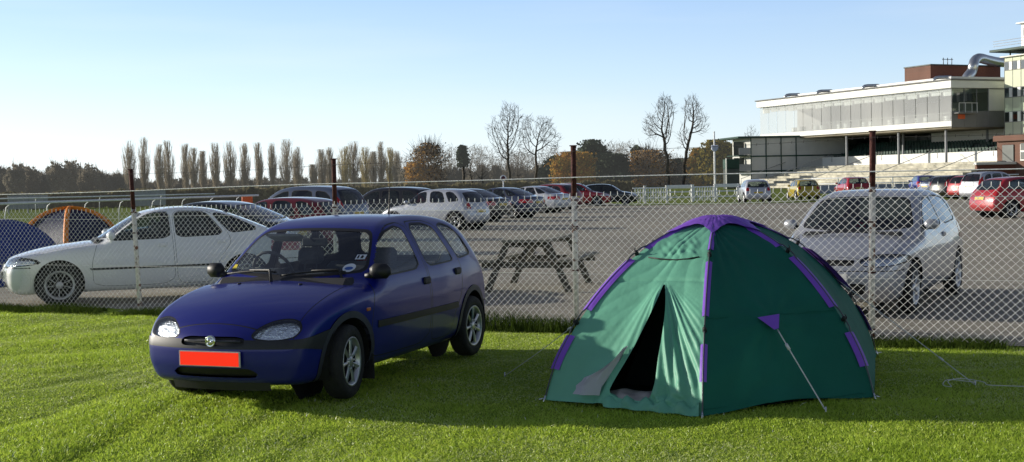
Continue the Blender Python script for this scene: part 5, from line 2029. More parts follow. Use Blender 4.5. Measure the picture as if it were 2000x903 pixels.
from mathutils.kdtree import KDTree
def bare_tree(label, px, top, Y, spread, seed, lobes=None, m_='bark_dark', fork=None, name='bare_tree', n=900, step=.42, twig=1.0):
    """a leafless tree grown towards points scattered through its crown"""
    rng = random.Random(seed)
    nr = np.random.default_rng(seed)
    h = top_h(px, top, Y)
    k = Y / FPX
    t = thing(name, label, 'tree', GX(px, Y))
    if lobes is None:
        yb = GX(px, Y)
        base_py = top + h / k
        lobes = [(px, top + (base_py - top) * .36, spread, (base_py - top) * .36), (px - spread * .3, top + (base_py - top) * .52, spread * .75, (base_py - top) * .28)]
        fork = base_py - (base_py - top) * .22
    E = [((lx - px) * k, top_h(lx, ly, Y), rx * k, ry * k) for lx, ly, rx, ry in lobes]
    zf = top_h(px, fork, Y)
    vol = np.array([e[2] ** 2 * e[3] for e in E])
    at = []
    for e, c in zip(E, (n * vol / vol.sum()).astype(int) + 20):
        P = nr.normal(size=(c, 3))
        P /= np.linalg.norm(P, axis=1)[:, None]
        P *= (nr.uniform(.0, 1, c) ** .40)[:, None]
        at.append(np.array([e[0], 0, e[1]]) + P * np.array([e[2], e[2] * .85, e[3]]))
    at = [Vector(p) for p in np.concatenate(at)]
    nodes, par = [Vector((0, 0, 0))], [-1]
    cx = sum(e[0] for e in E) / len(E)
    m_steps = int(zf / step)
    for i in range(1, m_steps + 1):
        f = i / m_steps
        nodes.append(Vector((cx * .25 * f * f + .12 * math.sin(i * .7 + seed), .1 * math.sin(i * .5), zf * f)))
        par.append(len(nodes) - 2)
    alive = at
    for it in range(110):
        if len(alive) < 12: break
        kd = KDTree(len(nodes))
        for i, p in enumerate(nodes): kd.insert(p, i)
        kd.balance()
        pull = {}
        rest = []
        for p in alive:
            q, i, d = kd.find(p)
            if d < step * 1.15: continue
            rest.append(p)
            if i < m_steps * .6: continue
            pull.setdefault(i, Vector()).__iadd__((p - q).normalized())
        alive = rest
        if not pull: break
        for i, v in pull.items():
            pd = (nodes[i] - nodes[par[i]]).normalized() if par[i] >= 0 else Vector((0, 0, 1))
            d = v.normalized() + pd * .45 + Vector((rng.gauss(0, .16), rng.gauss(0, .16), .12 + rng.gauss(0, .10)))
            nodes.append(nodes[i] + d.normalized() * step)
            par.append(i)
    N_ = len(nodes)
    kids = [0] * N_
    for p in par:
        if p >= 0: kids[p] += 1
    acc = [0.0] * N_
    rad = [0.0] * N_
    for i in range(N_ - 1, -1, -1):
        rad[i] = max(acc[i], .016 ** 2.05) ** (1 / 2.05)
        if par[i] >= 0: acc[par[i]] += rad[i] ** 2.05
    sc = (h * .0185) / rad[0]
    trunk = MB()
    A, B, W0, W1 = [], [], [], []
    for i in range(1, N_):
        a_, b_ = nodes[par[i]], nodes[i]
        r0, r1 = rad[par[i]] * sc, rad[i] * sc
        if kids[par[i]] > 1: r0 = min(r0, r1 * 1.25)
        if r1 > .05:
            trunk.tube([a_, b_], [r0, r1], 6, cap=False)
        else:
            A.append(a_); B.append(b_); W0.append(max(r0, .026)); W1.append(max(r1, .022))
        if r1 < .06:
            pd = (b_ - a_).normalized()
            for _ in range(4 if kids[i] == 0 else 1):
                if kids[i] and rng.random() > .75 * twig: continue
                d = (pd + Vector((rng.gauss(0, .45), rng.gauss(0, .45), .25 + rng.gauss(0, .3)))).normalized()
                A.append(b_); B.append(b_ + d * rng.uniform(.5, 1.3)); W0.append(.022); W1.append(.013)
    trunk.build('trunk', MATS[m_], t, smooth=True)
    V, F = ribbons(np.array([tuple(p) for p in A]), np.array([tuple(p) for p in B]), np.array(W0), np.array(W1), nr)
    np_mesh('crown', V, F, MATS['twig_grey' if m_ == 'bark_grey' else 'bark_dark'], t)
    return t
bare_tree('tallest bare tree left of the middle post, its trunk rising straight through the crown', 996, 204, 250, 30, 3, [(1000, 234, 22, 31), (972, 260, 17, 27), (1009, 268, 13, 26), (988, 292, 20, 22)], fork=322, n=2600)
bare_tree('tall bare tree with a wide spread crown right beside the tallest bare tree', 1048, 226, 255, 42, 14, [(1034, 256, 16, 29), (1064, 258, 20, 30), (1084, 276, 12, 22), (1028, 288, 13, 20)], fork=312, n=2500)
bare_tree('tall bare tree with a low limb to the left, left of the flagpole', 1306, 187, 240, 40, 25, [(1302, 216, 20, 28), (1276, 248, 17, 25), (1304, 258, 12, 26)], fork=300, n=2400)
bare_tree('tall leaning bare tree with a narrow crown, nearest to the flagpole', 1336, 190, 245, 34, 36, [(1355, 216, 19, 26), (1369, 244, 15, 22), (1337, 268, 11, 22)], fork=306, n=2200)
bare_tree('small rounded bare tree behind the dark panelled stand block', 1470, 247, 330, 17, 47, n=600)
bare_tree('bare grey tree beside the Scots pine, left of the tallest bare tree', 884, 283, 300, 17, 58, m_='bark_grey', n=800)
bare_tree('low bare grey tree between the Scots pine and the tallest bare tree', 944, 286, 290, 28, 69, m_='bark_grey', n=1100)
bare_tree('low bushy bare tree behind the two tall bare trees', 1015, 300, 300, 38, 70, m_='bark_grey', n=1000)
bare_tree('thin bare tree in the gap behind the orange tree', 1208, 284, 320, 26, 81, m_='bark_grey', n=800)

def leafy(label, px, top, Y, halfw, mats_, seed, n=3000, size=.34, base=.04, flat=.0, name='leafy_tree', shape='round', twigs=0, base_px=None):
    rng = np.random.default_rng(seed)
    h = top_h(px, top, Y)
    r = halfw / FPX * Y
    t = thing(name, label, 'tree', GX(px, Y))
    m = MB()
    m.tube([(0, 0, 0), (.15, 0, h * .3), (0, .1, h * .62), (.1, 0, h * .88)], [.38, .30, .18, .05], 7)
    for k in range(7):
        a = k * 2.4
        z = h * (.25 + .08 * k)
        m.tube([(0, 0, z), (math.cos(a) * r * .4, math.sin(a) * r * .4, z + h * .10), (math.cos(a) * r * .75, math.sin(a) * r * .75, z + h * .16)], [.14, .09, .03], 5)
    m.build('trunk', MATS['bark_dark'], t)
    nc = 60
    # clump centres over an uneven crown
    u = rng.uniform(base, 1, nc)
    a = rng.uniform(0, 2 * np.pi, nc)
    if shape == 'round':
        prof = np.sqrt(np.clip(1 - ((u - .48) / .54) ** 2, .02, 1))
    elif shape == 'cone':
        prof = np.clip(1.05 - u, .05, 1)
    elif shape == 'pine':
        u = rng.uniform(.55, 1, nc)
        prof = np.sqrt(np.clip(1 - ((u - .75) / .27) ** 2, .05, 1))
    else:
        prof = np.sqrt(np.clip(1 - ((u - .35) / .68) ** 2, .02, 1))
    rr = r * prof * rng.uniform(.35, 1.0, nc) * (1 + .18 * np.sin(a * 3 + seed))
    C = np.stack([np.cos(a) * rr, np.sin(a) * rr, u * h * .95], 1)
    k = rng.integers(0, nc, n)
    cs = np.array([1, 1, .6 if shape in ('pine', 'cone') else .8]) * (.20 * r + .25)
    n = int(n * 2)
    k = rng.integers(0, nc, n)
    size *= .72
    P = C[k] + rng.normal(size=(n, 3)) * cs * .75
    P[:, 2] = np.clip(P[:, 2], .15, h * 1.02)
    V, F = cards(P, size, flat, rng)
    mi = (rng.uniform(size=n) < .3).astype(int) if len(mats_) > 1 else None
    np_mesh('crown', V, F, [MATS[q] for q in mats_], t, mi)
    if twigs:
        kk = rng.integers(0, nc, twigs)
        S = C[kk] + rng.normal(size=(twigs, 3)) * cs * .5
        D = S - np.array([0, 0, h * .35])
        D /= np.linalg.norm(D, axis=1)[:, None]
        D += rng.normal(size=D.shape) * .3
        V, F = ribbons(S, S + D * rng.uniform(.8, 2.4, twigs)[:, None], .04, .02, rng)
        np_mesh('twigs', V, F, MATS['bark_dark'], t)
    return t
leafy('broad bare brown tree with orange leaves low down, end of the poplar row', 838, 282, 280, 36, ['twig_brown', 'leaf_orange'], 5, 2600, .22, twigs=1500)
leafy('orange leaved young tree at the foot of the broad brown tree', 812, 318, 275, 18, ['leaf_orange', 'twig_brown'], 6, 1400, .26)
leafy('Scots pine with a dark round head on a thin bare trunk', 906, 283, 285, 8, ['leaf_pine'], 7, 1300, .3, name='pine_tree', shape='pine')
leafy('dark evergreen filling the gap left of the orange tree', 1080, 308, 270, 24, ['leaf_dark'], 8, 2600, .36, name='evergreen_tree')
leafy('large orange and gold autumn tree behind the middle rusty post', 1122, 300, 250, 40, ['leaf_orange', 'leaf_olive'], 9, 4200, .30)
leafy('dark green pine standing up behind the orange autumn tree', 1158, 276, 275, 34, ['leaf_pine', 'leaf_dark'], 10, 2800, .34, name='pine_tree', shape='round')
leafy('black green yew right of the orange autumn tree', 1198, 303, 255, 34, ['leaf_dark'], 11, 3800, .34, name='evergreen_tree')
leafy('conical dark pine left of the low limbed bare tree', 1246, 284, 270, 18, ['leaf_pine'], 12, 1900, .32, name='pine_tree', shape='cone')
leafy('reddish brown bush like tree under the low limbed bare tree', 1272, 296, 258, 46, ['twig_brown', 'leaf_orange'], 13, 4000, .24, twigs=900)
leafy('dark shrub between the trunks of the two tall bare trees near the flagpole', 1330, 312, 262, 28, ['leaf_dark', 'twig_brown'], 14, 2400, .32, name='evergreen_tree')
leafy('golden olive oak right of the flagpole, beside the panelled stand block', 1408, 276, 240, 40, ['leaf_olive', 'leaf_dark'], 15, 4600, .30)
leafy('yellowing rounded tree directly behind the flagpole', 1372, 292, 246, 26, ['leaf_olive', 'leaf_orange'], 16, 2600, .30)
low = bare_tree('low bare grey tree at the edge of the wood behind the parked cars', 866, 296, 296, 24, 171, m_='bark_grey', n=800)
low['group'] = 'bare grey trees along the edge of the wood'
rlow = random.Random(17)
for px_, sc in ((922, 1.05), (968, .9), (1000, 1.0), (1030, .95), (1075, 1.05), (1105, .85), (1150, .9), (1190, 1.1), (1225, 1.15), (1262, 1.1), (1300, .85), (1322, .8), (1362, .95), (1450, .9), (795, .85), (858, .8)):
    c_ = copy_tree(low)
    p_ = GX(px_, 300 + rlow.uniform(-14, 12))
    c_.location = p_
    c_.rotation_euler = (0, 0, rlow.uniform(0, 6.28))
    k_ = sc * rlow.uniform(.9, 1.1)
    c_.scale = (k_ * rlow.uniform(.9, 1.3), k_ * rlow.uniform(.9, 1.3), k_)
def woodland():
    rng = np.random.default_rng(77)
    Ps, Rb = [], []
    def clump(px, top, Y, hw, n):
        b = GX(px, Y)
        h = top_h(px, top, Y)
        r = hw / FPX * Y
        P = rng.normal(size=(n, 3))
        P /= np.linalg.norm(P, axis=1)[:, None]
        P *= (rng.uniform(.2, 1, n) ** .45)[:, None]
        P *= (1 + .2 * np.sin(P[:, 0] * 7 + P[:, 2] * 5))[:, None]
        C = np.array([b.x, Y, h * .5]) + P * np.array([r, r, h * .52])
        C[:, 2] = np.maximum(C[:, 2], .2)
        Ps.append(C)
        m_ = n // 3
        S = C[rng.integers(0, n, m_)]
        Rb.append((S, S + np.stack([rng.normal(0, .5, m_), rng.normal(0, .5, m_), rng.uniform(.5, 2.2, m_)], 1)))
    for i in range(46):
        px = -160 + i * 9.2 + rng.uniform(-4, 4)
        top = 340 - 16 * math.exp(-((px - 25) / 45) ** 2) - 22 * math.exp(-((px - 128) / 34) ** 2) - 10 * math.exp(-((px - 180) / 25) ** 2) + rng.uniform(-5, 8)
        clump(px, top, 430 + rng.uniform(-25, 30), rng.uniform(9, 17), 1100)
    for i in range(96):
        px = 225 + i * 8.2
        clump(px, (357 if px < 800 else 346) + rng.uniform(-9, 7), 440 + rng.uniform(-15, 20), rng.uniform(7, 12), 480)
    for i in range(70):
        px = 790 + i * 9.4
        clump(px, 338 + rng.uniform(-14, 8), 300 + rng.uniform(-10, 15), rng.uniform(8, 15), 640)
    P = np.concatenate(Ps)
    v1 = cards(P, .36, 0, rng)
    v2 = ribbons(np.concatenate([a for a, b in Rb]), np.concatenate([b for a, b in Rb]), .06, .03, rng)
    V, F = join([v1, v2])
    o = np_mesh('woodland', V, F, MATS['wood_mix'])
    tag(o, 'distant brown and grey wood running along the horizon behind the rows of trees', 'woodland', kind='stuff')
woodland()
def hedge():
    rng = np.random.default_rng(91)
    n = 26000
    t = rng.uniform(0, 1, n)
    a, b = GX(-140, 118), GX(1236, 122)
    P = np.stack([a.x + (b.x - a.x) * t, a.y + (b.y - a.y) * t + rng.normal(0, .35, n), rng.uniform(.02, 1.0, n) ** .8 * (1.15 + .35 * vnoise(t * 60, t * 0, 1.0, 3) + .15 * vnoise(t * 400, t * 0, 1.0, 4))], 1)
    V, F = cards(P, .16, 0, rng)
    o = np_mesh('hedge', V, F, MATS['hedge_leaf'])
    tag(o, 'long low dark hedge across the racecourse, behind the row of parked cars', 'hedge')
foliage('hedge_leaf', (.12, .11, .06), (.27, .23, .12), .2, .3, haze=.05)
hedge()

# ------------------------------------------------------------------ rails, posts, small things of the racecourse
mat('white_plastic', (.84, .86, .88), .45, var=.12)
mat('white_paint', (.90, .91, .90), .5, var=.12, scale=3)
mat('grey_panel', (.34, .35, .36), .6, var=.12)
mat('orange_plastic', (.75, .13, .03), .5)
def race_rail(label, a, b, h, sp, r=.055):
    d = b - a
    t = thing('racecourse_rail', label, 'rail', a, math.atan2(d.y, d.x))
    L = d.length
    m = MB()
    m.tube([(0, 0, h), (L * .5, 0, h), (L, 0, h)], r, 8)
    m.build('rail', MATS['white_plastic'], t)
    n = int(L / sp)
    for i in range(n + 1):
        m = MB()
        x = i * sp
        m.tube([(x, .55, 0), (x, .52, h * .55), (x, .42, h * .85), (x, .2, h * .98), (x, .03, h)], .026, 6)
        m.build('post', MATS['white_plastic'], t)
race_rail('nearer white racecourse running rail on curved posts, at the left', Q(-60, 399, 53) * Vector((1, 1, 0)) if False else GX(-60, 53), GX(505, 74), 1.13, 2.6)
race_rail('farther thin white racecourse rail behind the nearer one', GX(-60, 84), GX(420, 92), 1.18, 4.2, .045)
def screen(label, px0, px1, Y, zt, tilt=0):
    a, b = GX(px0, Y), GX(px1, Y + tilt)
    d = b - a
    t = thing('screen_panel', label, 'screen', a, math.atan2(d.y, d.x))
    L = d.length
    m = MB()
    n = 8
    for i in range(n):
        m.bbox((L * (i + .5) / n, 0, .35 + (zt - .35) / 2), (L / n * .94, .04, zt - .35), .01)
    m.build('slat_panel', MATS['grey_panel'], t)
    for x in (0.1, L / 2, L - .1):
        m = MB()
        m.bbox((x, .06, zt / 2), (.08, .08, zt), .01)
        m.build('post', MATS['grey_panel'], t)
screen('pale slatted screen standing in the racecourse at the far left', 16, 94, 92, 1.35, 4)
screen('pale slatted screen standing left of the first post, behind the white saloon roof', 262, 324, 95, 1.5, 5)
bar = thing('plastic_barrier', 'orange plastic barrier beside the slate people carrier', 'barrier', GX(483, 74))
m = MB()
m.bbox((0, 0, .62), (.62, .12, .95), .04)
m.build('panel', MATS['orange_plastic'], bar)
for x in (-.22, .22):
    m = MB()
    m.bbox((x, 0, .07), (.10, .50, .14), .02)
    m.build('foot', MATS['orange_plastic'], bar)
sg = thing('round_sign', 'round dark sign with a white rim on a thin post above the row of cars', 'sign', GX(984, 66), 0)
m = MB()
m.tube([(0, 0, 0), (0, 0, 1.72)], .03, 8)
m.build('post', MATS['white_plastic'], sg)
m = MB()
m.lathe([(.001, -.05), (.11, -.05), (.11, -.03)], 24, 'Y', (0, 0, 1.80))
m.build('disc', mat('sign_dark', (.10, .02, .03), .5), sg)
m = MB()
m.lathe([(.11, -.055), (.165, -.055), (.165, -.02), (.11, -.02)], 24, 'Y', (0, 0, 1.80))
m.build('rim', MATS['white_paint'], sg)
fp = thing('flagpole', 'tall white pole with a shield shaped loudspeaker, rising from the white picket fence', 'pole', GX(1397, 84.5))
m = MB()
m.tube([(0, 0, 0), (0, 0, 2.6), (0, 0, 4.55)], [.075, .065, .045], 10)
m.lathe([(.001, 4.64), (.05, 4.62), (.06, 4.58), (.045, 4.54)], 10, 'Z')
m.build('mast', MATS['white_paint'], fp)
m = MB()
m.add([(x, -.10, z) for x, z in ((-.26, 3.66), (-.20, 3.74), (0, 3.70), (.20, 3.74), (.26, 3.66), (.22, 3.42), (0, 3.24), (-.22, 3.42))] + [(x * .8, -.19, 3.5 + (z - 3.5) * .8) for x, z in ((-.26, 3.66), (-.20, 3.74), (0, 3.70), (.20, 3.74), (.26, 3.66), (.22, 3.42), (0, 3.24), (-.22, 3.42))],
      [tuple(range(8, 16))[::-1], tuple(range(8))] + [(i, (i + 1) % 8, 8 + (i + 1) % 8, 8 + i) for i in range(8)])
m.build('loudspeaker', mat('pale_blue_paint', (.45, .50, .62), .5), fp)
# white picket fence
pf0, pf1 = GX(1236, 84), GX(1452, 84)
Lp = (pf1 - pf0).length
pf = thing('picket_fence', 'low white picket fence with thick posts along the far edge of the car park', 'fence', pf0, math.atan2(pf1.y - pf0.y, pf1.x - pf0.x))
xp = lambda px: (px - 1236) / (1452 - 1236) * Lp
for px in (1260, 1303, 1353, 1397, 1444):
    m = MB()
    m.bbox((xp(px), 0, .55), (.15, .15, 1.10), .02)
    m.bbox((xp(px), 0, 1.13), (.20, .20, .06), .02)
    m.build('post', MATS['white_paint'], pf)
for a, b, z in ((1236, 1452, 1.0), (1236, 1452, .35), (1236, 1452, .70)):
    m = MB()
    m.bbox(((xp(a) + xp(b)) / 2, .03, z), (xp(b) - xp(a), .05, .09), .01)
    m.build('rail', MATS['white_paint'], pf)
for a, b in ((1238, 1303), (1354, 1398)):
    for k in range(int((xp(b) - xp(a)) / .17)):
        m = MB()
        m.bbox((xp(a) + .1 + k * .17, -.03, .55), (.07, .02, .90), .008)
        m.build('picket', MATS['white_paint'], pf)
for i, (px, Y, l_) in enumerate(((1330, 92, 'white trestle barrier behind the picket fence, left of the flagpole'), (1420, 95, 'white trestle barrier behind the picket fence, right of the flagpole'))):
    t = thing('trestle', l_, 'barrier', GX(px, Y))
    m = MB()
    m.bbox((0, 0, .98), (1.9, .12, .26), .02)
    m.build('plank', MATS['white_paint'], t)
    for x in (-.75, .75):
        m = MB()
        m.tube([(x, -.3, 0), (x, 0, .9)], .035, 6)
        m.tube([(x, .3, 0), (x, 0, .9)], .035, 6)
        m.build('legs', MATS['white_paint'], t)
# rail behind the right hand cars
r0, r1 = GX(1585, 108), GX(1990, 104)
Lr = (r1 - r0).length
wr = thing('paddock_rail', 'white two bar rail running behind the cars below the grandstand terrace', 'rail', r0, math.atan2(r1.y - r0.y, r1.x - r0.x))
for z in (1.32, .85):
    m = MB()
    m.tube([(0, 0, z), (Lr / 2, 0, z), (Lr, 0, z)], .055, 6)
    m.build('rail', MATS['white_plastic'], wr)
for k in range(int(Lr / 2.2)):
    m = MB()
    m.bbox((k * 2.2, .06, .68), (.09, .09, 1.36), .01)
    m.build('post', MATS['white_plastic'], wr)

for k in range(int(Lr / 2.2)):
    m = MB()
    m.bbox((k * 2.2 + 1.1, .10, .40), (2.02, .04, .72), .01)
    m.build('panel', mat('slate_blue_panel', (.26, .29, .40), .6) if k == 0 else MATS['slate_blue_panel'], wr)

# ------------------------------------------------------------------ grandstand
mat('stand_white', (.80, .80, .76), .5, var=.06, scale=.3)
mat('stand_cream', (.52, .495, .40), .85, var=.45, scale=.9, detail=9)
mat('stand_grey', (.22, .22, .215), .7, var=.12, scale=.4)
mat('stand_dark', (.06, .072, .068), .5, var=.4, scale=.5)
mat('stand_green', (.012, .05, .035), .6, var=.4, scale=.6)
mat('pale_green', (.62, .66, .48), .6, var=.08, scale=.3)
mat('duct_metal', (.62, .64, .66), .3, .9, var=.1)
mat('soffit', (.25, .22, .16), .8, var=.2, scale=.3)
glass('stand_glass', (.72, .76, .76), 1.5, 1.3, .01, haze=.34, hscale=.12)
glass('dark_glass', (.20, .26, .24), 1.5, 1.6, .05)
def brick_mat():
    m, n, b = new_mat('brick_red')
    N, Lk = n.nodes, n.links
    tc = N.new('ShaderNodeTexCoord')
    br = N.new('ShaderNodeTexBrick')
    br.inputs['Scale'].default_value = 4
    br.inputs['Color1'].default_value = (.24, .075, .045, 1)
    br.inputs['Color2'].default_value = (.18, .06, .04, 1)
    br.inputs['Mortar'].default_value = (.25, .17, .13, 1)
    br.inputs['Mortar Size'].default_value = .012
    mp = N.new('ShaderNodeMapping')
    mp.inputs['Rotation'].default_value = (R(90), 0, 0)
    Lk.new(tc.outputs['Object'], mp.inputs[0])
    Lk.new(mp.outputs[0], br.inputs[0])
    nz = N.new('ShaderNodeTexNoise')
    nz.inputs['Scale'].default_value = .4
    nz.inputs['Detail'].default_value = 6
    Lk.new(tc.outputs['Object'], nz.inputs[0])
    mx = N.new('ShaderNodeMixRGB')
    mx.blend_type = 'MULTIPLY'
    mx.inputs[0].default_value = .5
    Lk.new(br.outputs[0], mx.inputs[1])
    Lk.new(nz.outputs['Fac'], mx.inputs[2])
    Lk.new(mx.outputs[0], b.inputs['Base Color'])
    b.inputs['Roughness'].default_value = .9
brick_mat()
GA = Q(1859, 300, 150)
GB = Q(1485, 300, 185)
gd = Vector((GB.x - GA.x, GB.y - GA.y, 0))
GL = gd.length
gang = math.atan2(-gd.x, gd.y)
GAo = Vector((GA.x, GA.y, 0))
zA = lambda py: top_h(1859, py, 150)
ZT, ZF, ZG, ZB = zA(157), zA(178), zA(236), zA(247)
st = thing('grandstand', 'white glass fronted grandstand box cantilevered above pale terraces', 'grandstand', GAo, gang)
# local x: into the building, y: along the facade away from the camera
D = 22.0
VE = 9.2                                     # depth of the glazed end
def blk(nm, x0, x1, y0, y1, z0, z1, m_, par=None, b=.04):
    mm = MB()
    mm.bbox(((x0 + x1) / 2, (y0 + y1) / 2, (z0 + z1) / 2), (x1 - x0, y1 - y0, z1 - z0), b)
    return mm.build(nm, MATS[m_], par or st)
roof = blk('roof', -.35, D, -.35, GL + .3, ZF + .35, ZT, 'stand_white')
blk('roof_edge', -.55, D, -.55, GL + .5, ZT + .004, ZT + .16, 'stand_grey')
blk('floor_slab', 0, D, 0, GL, ZB, ZG, 'stand_white')
blk('soffit', .3, D, .3, GL - .3, ZB - .25, ZB - .004, 'soffit')
blk('ceiling', .3, D - .5, .3, GL - .3, ZF + .02, ZF + .32, 'stand_white')
blk('back_wall', 6.3, 6.6, .4, GL - .3, ZG + .01, ZF, 'stand_grey')
NP = 19
for i in range(NP):
    y0, y1 = GL * i / NP, GL * (i + 1) / NP
    mm = MB()
    mm.add([(.02, y0 + .05, ZG), (.02, y1 - .05, ZG), (.02, y1 - .05, ZF + .35), (.02, y0 + .05, ZF + .35)], [(0, 1, 2, 3)])
    pane = mm.build('window_pane', MATS['stand_glass'], st)
    mm = MB()
    mm.bbox((.10, y0, (ZG + ZF) / 2 + .15), (.05, .03, ZF - ZG + .3), .01)
    mm.build('mullion', MATS['stand_white'], st)
    mm = MB()
    mm.bbox((.45, (y0 + y1) / 2, ZF - .10 - .12 * (i % 3 == 0)), (.05, (y1 - y0) * .86, .55), .02)
    mm.build('roller_blind', MATS['stand_white'], st)
blk('handrail', .9, .98, .5, GL * .75, ZG + .95, ZG + 1.03, 'stand_white')
for i in range(14):
    y = 1.2 + i * (GL - 3) / 14
    t_ = MB()
    t_.lathe([(.001, ZG + .76), (.62, ZG + .76), (.64, ZG + .70), (.60, ZG + .35), (.66, ZG + .12), (.001, ZG + .10)], 12, 'Z', (2.2 + .9 * (i % 2), y, 0))
    tb = t_.build('dining_table', MATS['stand_white'], None)
    tb.location, tb.rotation_euler = GAo, (0, 0, gang)
    tag(tb, 'round dining table under white cloth behind the grandstand windows', 'table', 'dining tables in the grandstand')
# end face towards the camera
blk('end_wall', .02, VE, -.02, .20, ZB - .1, ZG + 1.15, 'stand_grey')
blk('end_panel', VE * .62, VE + .1, -.06, .15, ZG + 1.16, ZF + .33, 'stand_white')
mm = MB()
mm.add([(.1, .02, ZG + 1.15), (VE * .62, .02, ZG + 1.15), (VE * .62, .02, ZF + .35), (.1, .02, ZF + .35)], [(0, 1, 2, 3)])
mm.build('window_pane', MATS['dark_glass'], st)
for x in (.06, VE * .21, VE * .42, VE * .615, VE + .05):
    blk('mullion', x - .05, x + .05, -.06, .06, ZB, ZF + .34, 'stand_grey')
blk('link_wing', VE + .4, VE + 7, 1.5, 14, ZB - 1.5, ZT - .8, 'stand_white')
blk('link_window', VE + .9, VE + 3, 1.38, 1.49, ZB + 1.0, ZB + 3.4, 'stand_grey')
blk('banner', .9, 2.0, -.10, -.03, ZG + .2, ZG + .75, 'orange_plastic')
# balcony rail with orange life ring like bins on the end terrace
blk('balcony_rail', .3, VE * .35, -.9, -.84, ZG + 2.0, ZG + 2.06, 'stand_white')
for x in (.35, 1.3, 2.3, 3.1):
    blk('balcony_post', x - .03, x + .03, -.9, -.84, ZG + .9, ZG + 2.0, 'stand_white')
blk('balcony_floor', .2, VE * .36, -.95, -.03, ZG + .80, ZG + .92, 'stand_grey')
# undercroft: columns, dark glass, seats
for y, x in ((2, 1.0), (10.0, .8), (20, .8), (30, .8), (36.2, .8), (37.6, 3.0), (3, 8.4), (14, 5)):
    mm = MB()
    mm.tube([(x, y, 0), (x, y, ZB - .2)], .16, 10)
    mm.build('column', MATS['grey_panel'], st)
blk('undercroft_wall', 11.0, 11.3, -2, GL, 0, ZB - .25, 'stand_dark')
for i in range(16):
    y0, y1 = -2 + (GL + 1) * i / 16, -2 + (GL + 1) * (i + 1) / 16
    mm = MB()
    mm.add([(10.6, y0 + .06, 3.4), (10.6, y1 - .06, 3.4), (10.6, y1 - .06, ZB - .3), (10.6, y0 + .06, ZB - .3)], [(0, 1, 2, 3)])
    mm.build('undercroft_pane', MATS['dark_glass'], st)
for k in range(7):
    blk('seat_tier', 3.6 + k * .95, 4.6 + k * .95, -1, GL - 6, .2, 3.3 + k * .34, 'stand_dark', b=.02)
rngs = random.Random(5)
for k in range(7):
    for j in range(9):
        pass
for k in range(7):
    mm = MB()
    y = -.5
    while y < GL - 7:
        if rngs.random() < .93:
            mm.bbox((4.1 + k * .95, y, 3.3 + k * .34 + .30), (.12, .44, .50), .04)
        y += .55
    o_ = mm.build('seat_row', MATS['stand_green'], st)
    o_['kind'] = 'stuff'
# roof plant
for i, (yy, xx) in enumerate(((4.5, 1.6), (17.5, 1.6), (27.0, 1.6), (34.2, 1.6))):
    mm = MB()
    z = ZT + .15
    mm.tube([(xx - .1, yy, z), (xx - .1, yy, z + .35), (xx + .1, yy - .1, z + .5), (xx + .4, yy - .3, z + .55), (xx + 1.6, yy - .9, z + .55), (xx + 1.75, yy - 1.0, z + .45), (xx + 1.75, yy - 1.0, z)], .21, 10)
    mm.build('vent_duct', MATS['duct_metal'], st)
blk('upper_roof', 2.8, D - 2, 3, GL - 3.5, ZT + .17, ZT + .75, 'stand_white')
# brick plant room with antennas and the big silver duct
bk = thing('plant_room', 'flat red brick plant room on the grandstand roof', 'building', GAo, gang)
def blk2(par, nm, x0, x1, y0, y1, z0, z1, m_, b=.03):
    mm = MB()
    mm.bbox(((x0 + x1) / 2, (y0 + y1) / 2, (z0 + z1) / 2), (x1 - x0, y1 - y0, z1 - z0), b)
    return mm.build(nm, MATS[m_], par)
ZK = 15.1
blk2(bk, 'wall', 6.0, 17.6, 10, 14.8, ZT - .4, ZK, 'brick_red')
blk2(bk, 'coping', 5.9, 17.7, 9.9, 14.9, ZK + .003, ZK + .15, 'stand_dark')
for x in (9.9, 10.6, 11.3):
    mm = MB()
    mm.tube([(x, 12, ZK + .15), (x, 12, ZK + 1.2)], .05, 5)
    mm.build('antenna', MATS['pole_grey'], bk)
mm = MB()
mm.tube([(9.7, 12, ZK + 1.0), (11.5, 12, ZK + 1.0)], .04, 5)
mm.build('antenna_bar', MATS['pole_grey'], bk)
du = thing('exhaust_duct', 'thick bent silver exhaust duct climbing over the brick plant room', 'duct', GAo, gang)
mm = MB()
def gpt(px, py, Y):                         # point in the stand frame
    p = Q(px, py, Y) - GAo
    return Matrix.Rotation(-gang, 3, 'Z') @ Vector((p.x, p.y, p.z))
pts = [gpt(1884, 160, 159), gpt(1890, 150, 159), gpt(1898, 140, 160), gpt(1901, 128, 160), gpt(1904, 119, 161), gpt(1913, 114, 162), gpt(1930, 118, 164), gpt(1952, 122, 167), gpt(1975, 122, 169)]
mm.tube(catmull(pts, 4, False), .62, 14)
mm.build('pipe', MATS['duct_metal'], du)

# terraces in front
te = thing('terrace_steps', 'pale concrete spectator terrace steps in front of the grandstand', 'terrace', GAo, gang)
for k in range(9):
    blk2(te, 'step', -9.5 + k * 1.25, 3.4, -6.5, GL - 7 + k * .5, (.3 if k == 0 else .3 + (k - 1) * .31) + .003 if k else 0, .3 + k * .31, 'stand_cream', .03)
for yy in (-5, 4, 14, 24, 30):
    mm = MB()
    mm.tube([(-9, yy, .3), (-9, yy, 1.3), (1.5, yy, 4.4), (1.5, yy, 3.3)], .04, 6)
    mm.build('handrail', MATS['grey_panel'], te)
wt = thing('terrace_wall', 'long pale low wall at the top of the terrace steps', 'wall', GAo, gang)
blk2(wt, 'wall', 3.42, 3.58, -6.5, GL - 6, 0, 4.0, 'stand_white')
